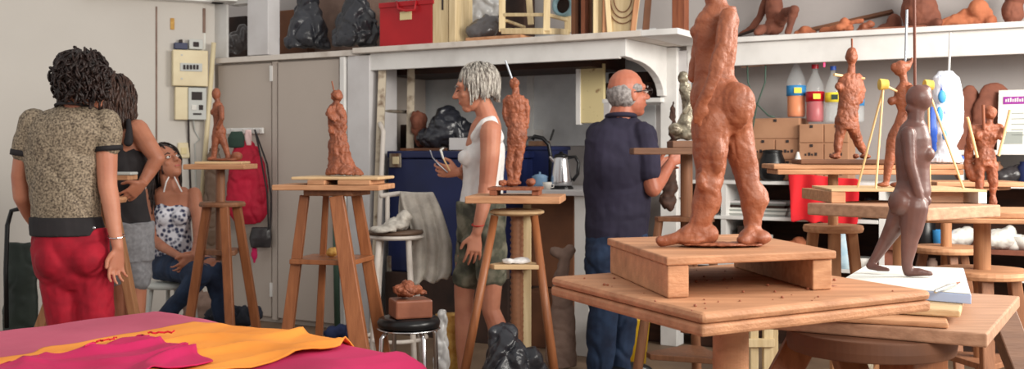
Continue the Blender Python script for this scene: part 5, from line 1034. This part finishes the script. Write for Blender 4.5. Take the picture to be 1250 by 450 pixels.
def strands(name, t, c, rad, f, u, m, n=260, L_=.2, cond=None, r=.004, wave=.006, wf=18, seed=1, lift=1.04, label=None, core=True, part_=None):
    f, rr_, u = axes(f, u); rn = random.Random(seed); g = G(); g.ell(c, [x*.97 for x in rad], (rr_, f, u)) if core else None; k = 0
    while k < n:
        v = V((rn.gauss(0, 1), rn.gauss(0, 1), rn.gauss(0, 1)))
        if v.length < .1: continue
        v.normalize()
        if cond and not cond(v): continue
        k += 1; pts = []; q = v.copy(); hang = None; ll = L_*rn.uniform(.75, 1.1); st = ll/9; off = V((rn.random()*9, rn.random()*9, rn.random()*9))
        for s in range(10):
            if hang is None: p = c+(rr_*q.x*rad[0]+f*q.y*rad[1]+u*q.z*rad[2])*(lift+.02*rn.random())
            else: p = hang = hang+V((0, 0, -st))
            w_ = V((noise.noise(p*wf+off), noise.noise(p*wf+off+V((7, 0, 0))), noise.noise(p*wf+off+V((0, 7, 0)))))*wave
            pts.append(p+w_)
            if hang is None:
                h = V((q.x, q.y, 0)); h = h.normalized() if h.length > .05 else V((rn.gauss(0, 1), rn.gauss(0, 1), 0)).normalized()
                q = (q*1.0+(h*max(0, q.z)+V((0, 0, -1))*(1-abs(q.z)*.3))*st/.1).normalized()
                if q.z < -.25: hang = p
        vs = g.tube(pts, r*rn.uniform(.7, 1.2), 5)
    o = part(name, g, m, t, label, smooth=True); return o
def person(label, loc): return thing('person', label, 'person', loc)
def skinbody(t, g, m, voxel=.0045, it=5): return finish('body', fused(g, voxel, it, .0006, 20, fac=.45), m, t, None, True)
def garment(name, t, g, m, label=None, voxel=.006, amp=.005, ns=7, ridge=.006, rs=5, it=4):
    o = finish(name, fused(g, voxel, it, amp, ns, ridge, rs), m, t, None, True)
    if label: o['label'] = label
    return o
def curls(name, t, pts, m, r=(.014, .03), core=None, amp=.006, voxel=.006, label=None):
    g = G()
    if core: core(g)
    for p in pts: rr = random.uniform(*r); g.ell(p, (rr, rr*random.uniform(.7, 1.2), rr*random.uniform(.7, 1.1)), seg=9, nr=5)
    o = finish(name, fused(g, voxel, 1, amp, 30, amp, 22), m, t, None, True)
    if label: o['label'] = label
    return o
def sphpts(c, rad, n, cond, seed=1):
    rn = random.Random(seed); P = []
    while len(P) < n:
        v = V((rn.gauss(0, 1), rn.gauss(0, 1), rn.gauss(0, 1)))
        if v.length < .1: continue
        v.normalize()
        if cond(v): P.append(c+V((v.x*rad[0], v.y*rad[1], v.z*rad[2])))
    return P
# 1: woman in leopard top and red trousers (seen from behind)
Y = 4.46; t = person('woman with dark curly hair in a leopard-print top and red trousers, back to us', V((at(88, 0, Y).x, Y, 0)))
g = G(); hc = at(101, 98, Y-.0); head(g, hc+V((.01, .03, -.005)), (.45, .85, -.1), (0, 0, 1), .95)
g.P([(97, 112, Y, 14), (92, 132, Y, 16)])
g.L([(62, 116, 134, Y, .45), (42, 136, 146, Y, .5), (34, 126, 170, Y, .6), (38, 122, 210, Y, .62), (40, 122, 250, Y, .65), (42, 130, 290, Y, .65), (46, 134, 320, Y, .65)], k=.9)
g.P([(129, 152, Y, 13), (130, 185, Y, 13), (131, 225, Y-.02, 11.5), (135, 245, Y-.03, 11), (139, 275, Y-.04, 9), (144, 302, Y-.05, 6.5)]); hand(g, at(144, 304, Y-.05), V((-.10, -.05, -1)), V((-.5, -.7, 0)), .95, .35, -1)
g.P([(40, 154, Y, 12), (30, 185, Y, 12), (25, 215, Y+.03, 11), (27, 240, Y+.05, 10.5), (36, 262, Y+.12, 8), (48, 280, Y+.22, 6.5)]); hand(g, at(50, 284, Y+.24), V((.4, .6, -.5)), V((0, .3, 1)), .95, .5, 1)
for (a, b, c) in ((78, 80, 84), (113, 119, 121)): g.P([(a, 320, Y, 20), (b, 400, Y, 17), (c, 430, Y, 16), (c, 512, Y, 9), (c, 520, Y, 9)]); g.P([(c, 522, Y+.02, 8), (c, 524, Y+.16, 7)])
skinbody(t, g, 'skin')
g = G(); g.L([(72, 108, 128, Y, .55), (58, 118, 133, Y, .55), (44, 132, 141, Y, .55), (35, 140, 152, Y, .58), (31, 134, 165, Y, .62), (30, 124, 185, Y, .66), (33, 122, 215, Y, .68), (37, 122, 245, Y, .7), (40, 122, 268, Y, .7)])
g.P([(130, 150, Y, 18), (132, 165, Y, 17.5), (132, 178, Y, 16)]); g.P([(42, 150, Y, 18), (33, 168, Y, 16.5), (29, 184, Y, 14.5)])
garment('top', t, g, 'leopard', 'leopard-print short-sleeved top', amp=.004)
g = G(); g.L([(37, 123, 264, Y, .72), (37, 126, 275, Y, .74), (38, 129, 287, Y, .75)]); o = garment('hem_band', t, g, 'black_cloth', 'wide black hem band', amp=.002, ridge=0, it=2)
for p0, p1, r in (((132, 178), (132.5, 184), 17), ((29, 183), (28, 190), 15)):
    g = G(); g.cyl(at(p0[0], p0[1], Y), at(p1[0], p1[1], Y), r*Y/FPX); part('cuff', g, 'black_cloth', t, 'black sleeve cuff', smooth=True)
g = G(); n = 20; g.tube([at(90+20*math.cos(th), 130.5-3.5*math.sin(th), Y+.0)+V((0, -.085*math.sin(th) if math.sin(th) > 0 else .07, 0)) for th in [math.pi*2*k/n for k in range(n+1)]], .006); part('neck_trim', g, 'black_cloth', t, smooth=True)
g = G(); g.L([(40, 129, 278, Y, .70), (39, 133, 300, Y, .74), (42, 136, 322, Y, .72), (46, 137, 338, Y, .66), (52, 137, 352, Y, .55)]); g.E(68, 316, Y-.05, 24, 26, 1); g.E(108, 316, Y-.05, 24, 26, 1)
g.P([(74, 335, Y, 27), (80, 380, Y, 23), (83, 430, Y, 19), (84, 505, Y, 16)]); g.P([(111, 335, Y, 26), (117, 380, Y, 23), (120, 430, Y, 19), (121, 505, Y, 16)])
garment('trousers', t, g, 'red_denim', 'crimson denim trousers', amp=.005, ns=8, ridge=.005, rs=6, it=9)
part('rivet', G().ell(at(115, 278, Y-.20), (.006, .004, .006)), 'steel', t)
for c in (84, 121): g = G(); g.ell(V((at(c, 0, Y).x, Y+.05, .04)), (.048, .12, .04)); me = fused(g, .006, 2); [setattr(v.co, 'z', max(v.co.z, .002)) for v in me.vertices]; finish('shoe', me, 'black_cloth', t, None, True)
part('bracelet', G().tube([at(142+10.0*math.cos(a), 288+2*math.sin(a), Y-.045)+V((0, -.034*math.sin(a), 0)) for a in [k*.524 for k in range(13)]], .003), 'steel', t)
c = at(99, 93, Y); strands('hair', t, c, (.102, .104, .108), (0, 1, 0), (0, 0, 1), 'hair_black', 620, .055, lambda v: not (v.y > .55 and v.z < .3) and v.z > -.62, .0055, .034, 26, 3, .98, 'short dark curly hair')
# 2: woman in black tank top
Y = 4.98; t = person('woman in a black tank top and grey denim shorts with hand on hip', V((at(150, 0, Y).x, Y, 0)))
g = G(); hc = at(130, 123, Y); fd = V((-.85, -.35, -.3)); head(g, hc, fd, (-.2, 0, 1), .95)
g.P([(138, 138, Y, 11), (146, 152, Y, 12)])
g.L([(132, 168, 152, Y, .45), (124, 180, 162, Y, .55), (126, 178, 185, Y, .62), (130, 175, 225, Y, .62), (127, 182, 265, Y, .68), (128, 184, 290, Y, .68)], k=.9)
g.P([(168, 158, Y-.02, 13), (180, 176, Y-.04, 11.5), (192, 193, Y-.04, 9.5), (184, 207, Y-.05, 8.5), (175, 222, Y-.08, 6.5)]); hand(g, at(175, 223, Y-.10), V((-.75, -.2, -.7)), V((-.3, -.6, .6)), .9, .3, 1)
g.P([(134, 160, Y+.02, 12), (122, 195, Y+.03, 10), (112, 222, Y-.0, 8), (100, 225, Y-.1, 6)]); hand(g, at(99, 225, Y-.1), V((-1, -.3, 0)), V((0, 0, 1)), .9, .3, 1)
for (a, b, c) in ((144, 146, 148), (166, 164, 162)): g.P([(a, 290, Y, 17), (b, 345, Y, 15), (b+1, 385, Y, 12), (c, 410, Y, 12), (c, 484, Y, 7)]); g.P([(c, 488, Y, 8), (c-14, 491, Y-.06, 6)])
skinbody(t, g, 'skin_tan'); face(t, hc, fd, (-.2, 0, 1), .95)
g = G(); g.L([(134, 166, 166, Y, .6), (127, 174, 178, Y, .62), (125, 178, 195, Y, .7), (128, 176, 225, Y, .7), (126, 182, 262, Y, .74), (126, 186, 282, Y, .74)])
g.P([(157, 147, Y-.04, 3), (158, 158, Y-.075, 3.5), (157, 174, Y-.085, 6)]); g.P([(157, 147, Y-.02, 3), (160, 155, Y+.05, 3.5), (160, 175, Y+.06, 6)]); g.P([(138, 152, Y-.04, 4), (138, 172, Y-.08, 7)])
garment('tank_top', t, g, 'black_cloth', 'black tank top', amp=.003)
g = G(); g.L([(124, 187, 270, Y, .78), (124, 188, 296, Y, .8), (125, 189, 318, Y, .78)]); g.P([(143, 310, Y, 19), (144, 337, Y, 19)]); g.P([(166, 310, Y, 20), (167, 337, Y, 19.5)])
garment('shorts', t, g, 'grey_denim', 'faded grey denim shorts', amp=.006, ridge=.008)
c = at(138, 116, Y+.02); strands('hair', t, c, (.086, .09, .098), (0, 1, 0), (0, 0, 1), 'hair_brown', 330, .24, lambda v: (v.x > -.1 or v.z > .6) and v.z > -.3, .0055, .022, 14, 5, 1.03, 'tousled brown shoulder-length hair')
for c in (148, 162): g = G(); g.ell(V((at(c-6, 0, Y).x, Y-.02, .03)), (.11, .04, .03)); me = fused(g, .006, 2); [setattr(v.co, 'z', max(v.co.z, .002)) for v in me.vertices]; finish('shoe', me, 'black_cloth', t, None, True)
# 3: seated woman
Y = 6.0; t = person('seated woman looking up in a blue and white patterned halter top and jeans', V((at(212, 0, Y).x, Y, 0)))
g = G(); hc = at(204, 199, Y); fd = V((.62, -.55, .42)); hu = V((-.35, .1, 1)); head(g, hc, fd, hu, .93)
g.P([(205, 212, Y, 10.5), (209, 230, Y, 11)])
g.L([(192, 228, 228, Y, .45), (182, 239, 236, Y, .5), (186, 236, 255, Y, .58), (190, 230, 285, Y, .62), (188, 234, 312, Y, .7), (186, 240, 328, Y, .75)], k=.9)
g.P([(184, 236, Y, 9), (182, 262, Y-.02, 8), (186, 292, Y-.05, 7), (200, 302, Y-.2, 6), (218, 312, Y-.33, 4.5)]); hand(g, at(219, 313, Y-.34), V((.8, -.2, -.35)), V((.2, .3, .9)), .88, .35, -1)
g.P([(237, 237, Y, 9), (242, 265, Y-.03, 8), (243, 292, Y-.08, 7), (240, 302, Y-.2, 5.5), (236, 312, Y-.33, 4.5)]); hand(g, at(236, 313, Y-.34), V((-.55, -.2, -.6)), V((-.3, -.4, .8)), .88, .4, 1)
g.P([(200, 322, Y, 16), (222, 328, Y-.2, 14), (246, 332, Y-.42, 11), (225, 360, Y-.30, 10), (202, 385, Y-.22, 8), (188, 425, Y-.2, 6)]); g.P([(225, 322, Y, 16), (246, 322, Y-.15, 13), (260, 326, Y-.36, 11), (268, 365, Y-.30, 9), (276, 432, Y-.25, 6)])
g.P([(186, 436, Y-.22, 7), (190, 442, Y-.34, 6)]); g.P([(277, 442, Y-.25, 7), (284, 446, Y-.38, 6)])
skinbody(t, g, 'skin_tan'); face(t, hc, fd, hu, .93, 'hair_black')
g = G(); g.L([(199, 224, 229, Y, .6), (192, 230, 240, Y, .62), (187, 235, 256, Y, .68), (188, 233, 285, Y, .72), (186, 235, 308, Y, .78), (186, 237, 318, Y, .8)]); g.E(201, 264, Y-.06, 10, 12, 1); g.E(220, 264, Y-.06, 10, 12, 1)
garment('halter_top', t, g, 'halter', 'patterned halter top', amp=.004, it=16); part('halter_cord', G().tube([at(200, 234, Y-.07), at(203, 222, Y-.075), at(206, 216, Y-.05)], .004), 'white_knit', t); part('halter_cord', G().tube([at(222, 234, Y-.07), at(216, 222, Y-.075), at(213, 216, Y-.05)], .004), 'white_knit', t)
g = G(); g.L([(186, 240, 310, Y, .75), (184, 242, 325, Y, .8), (186, 240, 340, Y, .7)]); g.P([(200, 324, Y, 18.5), (222, 329, Y-.2, 16.5), (246, 333, Y-.42, 13.5), (225, 360, Y-.30, 12.5), (202, 385, Y-.22, 10.5), (190, 418, Y-.2, 9)]); g.P([(225, 324, Y, 18.5), (246, 324, Y-.15, 15.5), (260, 328, Y-.36, 13), (268, 365, Y-.30, 11.5), (276, 425, Y-.25, 9)])
garment('jeans', t, g, 'jeans', 'dark blue skinny jeans', amp=.006)
for c, yy_ in ((188, -.3), (280, -.34)): g = G(); g.ell(V((at(c, 0, Y+yy_).x, Y+yy_, .035)), (.045, .12, .035)); me = fused(g, .006, 2); [setattr(v.co, 'z', max(v.co.z, .002)) for v in me.vertices]; finish('shoe', me, 'dark', t, None, True)
c = at(200, 195, Y+.03); strands('hair', t, c, (.088, .086, .098), fd, hu, 'hair_black', 300, .25, lambda v: v.y < .25 and v.z > -.4, .005, .014, 12, 9, 1.04, 'dark hair falling behind the ears')
t = thing('small_stool', 'low pale metal stool under the seated woman', 'stool', V((at(208, 0, Y).x, Y, 0))); zz_ = at(0, 341, Y).z-.01
part('seat', G().lathe((at(210, 0, Y).x, Y, zz_-.03), [(.15, 0), (.155, .015), (.145, .03)], 30), 'grey_plastic', t, smooth=True)
for k in range(4): a = .5+k*math.pi/2; x_ = at(210, 0, Y).x; part('leg', G().cyl((x_+.11*math.cos(a), Y+.11*math.sin(a), zz_-.03), (x_+.16*math.cos(a), Y+.16*math.sin(a), 0), .012), 'grey_plastic', t)
# 4: grey-haired woman in white tank top
Y = 5.3; t = person('woman with short grey hair in a white tank top and camouflage shorts holding modelling tools', V((at(588, 0, Y).x, Y, 0)))
g = G(); hc = at(578, 108, Y); fd = V((-.97, -.1, -.22)); head(g, hc, fd, (-.12, 0, 1), .98)
g.P([(588, 124, Y, 11), (595, 143, Y, 13)])
g.L([(580, 610, 142, Y, .8), (573, 614, 152, Y, 1.0), (566, 616, 175, Y, .95), (566, 614, 200, Y, .85), (564, 613, 225, Y, .85), (560, 614, 255, Y, .9), (560, 616, 280, Y, .9)], k=.9)
g.P([(599, 160, Y-.15, 13.5), (598, 190, Y-.17, 12), (595, 225, Y-.17, 10.5), (589, 255, Y-.2, 8.5), (582, 284, Y-.22, 6)]); hand(g, at(581, 286, Y-.22), V((-.12, -.1, -1)), V((-.9, -.3, 0)), .95, .25, 1)
g.P([(588, 158, Y+.16, 12), (577, 190, Y+.15, 10), (568, 212, Y+.12, 9), (560, 210, Y+.02, 6)]); hand(g, at(559, 210, Y+.0), V((-.95, -.15, .1)), V((0, -.4, 1)), .92, .55, 1)
for (a, b, c, dy) in ((573, 567, 566, .07), (600, 600, 606, -.07)): g.P([(a-1, 300, Y+dy, 15), (b, 350, Y+dy, 13), (b-1, 378, Y+dy, 11), (c+1, 398, Y+dy, 12), (c, 420, Y+dy, 10), (c, 455, Y+dy, 6.5), (c, 464, Y+dy, 7)]); g.P([(c, 467, Y+dy, 7), (c-20, 470, Y+dy, 5)])
skinbody(t, g, 'skin'); face(t, hc, fd, (-.12, 0, 1), .98, 'hair_short', closed=True)
g = G(); g.L([(577, 610, 164, Y, 1.1), (567, 616, 178, Y, 1.05), (563, 617, 192, Y, 1.0), (564, 616, 208, Y, .92), (564, 615, 228, Y, .92), (560, 614, 254, Y, .95)]); g.E(567, 193, Y-.07, 9, 11, 1); g.E(567, 193, Y+.07, 9, 11, 1)
for s in (-1, 1): g.P([(580, 168, Y+s*.07, 7), (590, 148, Y+s*.085, 5), (601, 146, Y+s*.085, 5), (607, 168, Y+s*.08, 8)])
garment('tank_top', t, g, 'white_knit', 'white tank top', amp=.005, it=9)
g = G(); g.L([(557, 617, 246, Y, .97), (557, 619, 275, Y, .97), (556, 619, 296, Y, .97)]); g.P([(576, 288, Y+.07, 20), (571, 336, Y+.07, 19)]); g.P([(598, 288, Y-.07, 21), (600, 334, Y-.07, 19.5)])
garment('shorts', t, g, 'camo', 'grey-green camouflage knee shorts', amp=.008, ridge=.008)
part('bracelet', G().tube([at(583.5+7.5*math.cos(a), 274+1.5*math.sin(a), Y-.215)+V((0, -.03*math.sin(a), 0)) for a in [k*.524 for k in range(13)]], .003), 'red_thread', t)
for c, dy in ((560, .07), (598, -.07)): g = G(); g.ell(V((at(c, 0, Y).x, Y+dy, .03)), (.12, .045, .03)); me = fused(g, .006, 2); [setattr(v.co, 'z', max(v.co.z, .002)) for v in me.vertices]; finish('shoe', me, 'seat_brown', t, None, True)
c = at(585, 99, Y); strands('hair', t, c, (.082, .098, .092), (-1, 0, -.1), (-.15, 0, 1), 'hair_grey', 620, .10, lambda v: v.z > -.12 and not (v.y > .45 and v.z < .5), .0042, .008, 12, 11, 1.02, 'short silver and dark streaked bob')
t2 = thing('modelling_tool', 'upper thin metal modelling tool with pale tip held by the woman in white', 'tool', at(548, 203, Y-.05)); hp = at(549, 208, Y-.06)
part('handle', G().cap(hp, at(541, 193, Y-.08), .004), 'stick', t2); part('blade', G().chain([at(541, 193, Y-.08), at(538, 183, Y-.08), at(541, 181, Y-.08)], [.005, .006, .004]), 'paper', t2, smooth=True)
t2 = thing('wire_loop_tool', 'lower dark wire tool with a curved end held by the woman in white', 'tool', at(540, 206, Y-.03)); part('handle', G().cap(at(546, 210, Y-.03), at(534, 199, Y-.04), .0035), 'rod_steel', t2); part('wire', G().tube([at(534, 199, Y-.04), at(528, 192, Y-.04), at(525, 183, Y-.04)], .003), 'rod_steel', t2)
# 5: man in navy polo
Y = 5.5; t = person('balding man with glasses in a navy polo shirt and jeans working at a stand', V((at(755, 0, Y).x, Y, 0)))
g = G(); hc = at(767, 114, Y); fd = V((.85, .35, .05)); head(g, hc, fd, (.02, 0, 1), 1.08)
g.P([(762, 128, Y, 14), (757, 148, Y, 16)])
g.L([(738, 776, 146, Y, .6), (724, 790, 156, Y, .6), (716, 796, 175, Y, .65), (714, 794, 205, Y, .65), (716, 790, 245, Y, .7), (716, 790, 285, Y, .7), (718, 788, 310, Y, .68)], k=.9)
g.P([(786, 168, Y-.06, 14), (792, 195, Y-.07, 12), (794, 220, Y-.08, 11), (797, 230, Y-.09, 10.5), (808, 216, Y-.02, 8.5), (818, 200, Y+.02, 6.5)]); hand(g, at(819, 198, Y+.02), V((.7, .3, .5)), V((-.4, 0, .9)), 1.0, .6, 1)
g.P([(730, 168, Y+.08, 14), (742, 205, Y+.16, 11), (765, 225, Y+.3, 10), (800, 205, Y+.3, 6.5)]); hand(g, at(802, 204, Y+.3), V((.9, .1, .3)), V((0, 0, 1)), 1.0, .5, 1)
for (a, c, dy) in ((735, 732, -.05), (767, 757, .05)): g.P([(a, 310, Y+dy, 19), ((a+c)/2, 380, Y+dy, 12), (c, 440, Y+dy, 9), (c, 455, Y+dy, 8)]); g.P([(c, 459, Y+dy, 9), (c+20, 461, Y+dy+.04, 7)])
skinbody(t, g, 'skin_red'); face(t, hc, fd, (.02, 0, 1), 1.08, 'hair_short')
g = G(); g.L([(743, 772, 139, Y, .8), (734, 780, 146, Y, .72), (720, 794, 158, Y, .66), (713, 799, 172, Y, .7), (711, 799, 195, Y, .74), (712, 796, 225, Y, .76), (714, 794, 255, Y, .78), (714, 792, 280, Y, .78), (715, 791, 293, Y, .78)])
g.P([(785, 165, Y-.055, 17.5), (790, 190, Y-.065, 16.5), (792, 212, Y-.075, 15)]); g.P([(731, 165, Y+.08, 17), (741, 198, Y+.15, 15)])
garment('polo_shirt', t, g, 'navy_cloth', 'navy polo shirt', amp=.007, ns=6, ridge=.006)
g = G(); n = 20; g.tube([at(758+17*math.cos(a), 142-2*math.sin(a), Y)+V((0, -.072*math.sin(a), .0)) for a in [2*math.pi*k/n for k in range(n+1)]], .013); part('collar', g, 'navy_cloth', t, smooth=True)
g = G(); g.L([(714, 793, 283, Y, .76), (713, 794, 305, Y, .78), (713, 793, 330, Y, .76)]); g.P([(735, 312, Y-.05, 22), (735, 370, Y-.05, 19.5), (734, 420, Y-.05, 17.5), (732, 454, Y-.05, 16)]); g.P([(768, 312, Y+.05, 22), (763, 360, Y+.05, 18), (759, 420, Y+.05, 15), (757, 454, Y+.05, 14)])
garment('jeans', t, g, 'jeans', 'dark blue jeans', amp=.008, ridge=.01)
for c, dy in ((740, -.05), (766, .07)): g = G(); g.ell(V((at(c, 0, Y).x, Y+dy, .04)), (.14, .05, .045)); me = fused(g, .006, 2); [setattr(v.co, 'z', max(v.co.z, .002)) for v in me.vertices]; finish('shoe', me, 'black_plastic', t, None, True)
f_, r_, u_ = axes(fd, (0, 0, 1)); A = (r_, f_, u_); k = 1.08
g = G(); g.ell(hc-f_*.045*k-u_*.0*k, (.079*k, .062*k, .072*k), A); g.ell(hc-f_*.03*k-u_*.028*k, (.077*k, .06*k, .045*k), A)
for s in (-1, 1): g.ell(hc+f_*.012*k+r_*s*.068*k+u_*.022*k, (.012*k, .03*k, .022*k), A)
garment('hair', t, g, 'hair_short', 'short grey hair round the bald crown', voxel=.004, amp=.003, ns=50, ridge=0, it=2)
gl = None
g = G()
for s in (-1, 1):
    e = hc+f_*.102*k+r_*s*.032*k+u_*.006*k; g.tube([e+r_*.022*k*math.cos(a)+u_*.015*k*math.sin(a) for a in [j*.449 for j in range(15)]], .0016*k, 6); g.tube([e+r_*s*.022*k+u_*.004, hc+f_*.04*k+r_*s*.078*k+u_*.008*k, hc-f_*.012*k+r_*s*.080*k+u_*.004*k], .0026*k, 6)
g.tube([hc+f_*.104*k-r_*.010*k+u_*.008*k, hc+f_*.104*k+r_*.010*k+u_*.008*k], .0018*k, 6); gl = part('glasses', g, 'ink', t, 'thin dark-framed glasses')
part('dark_bag', G().ell((0, 0, 0), (.01, .01, .01)), 'dark', None); bpy.data.objects.remove(COL.objects[-1])
bag('dark_cloth_bag', 'dark purple-brown bag hanging from the white upright behind the man hands', 'bag', [(818, 225, 10, 26, .6), (814, 245, 10, 12, .6), (822, 150, 5, 30, .6), (820, 190, 7, 24, .6)], 5.95, 'dark_brown')
ce = cam
for o in list(bpy.data.objects):
    if '_w' in o: del o['_w']
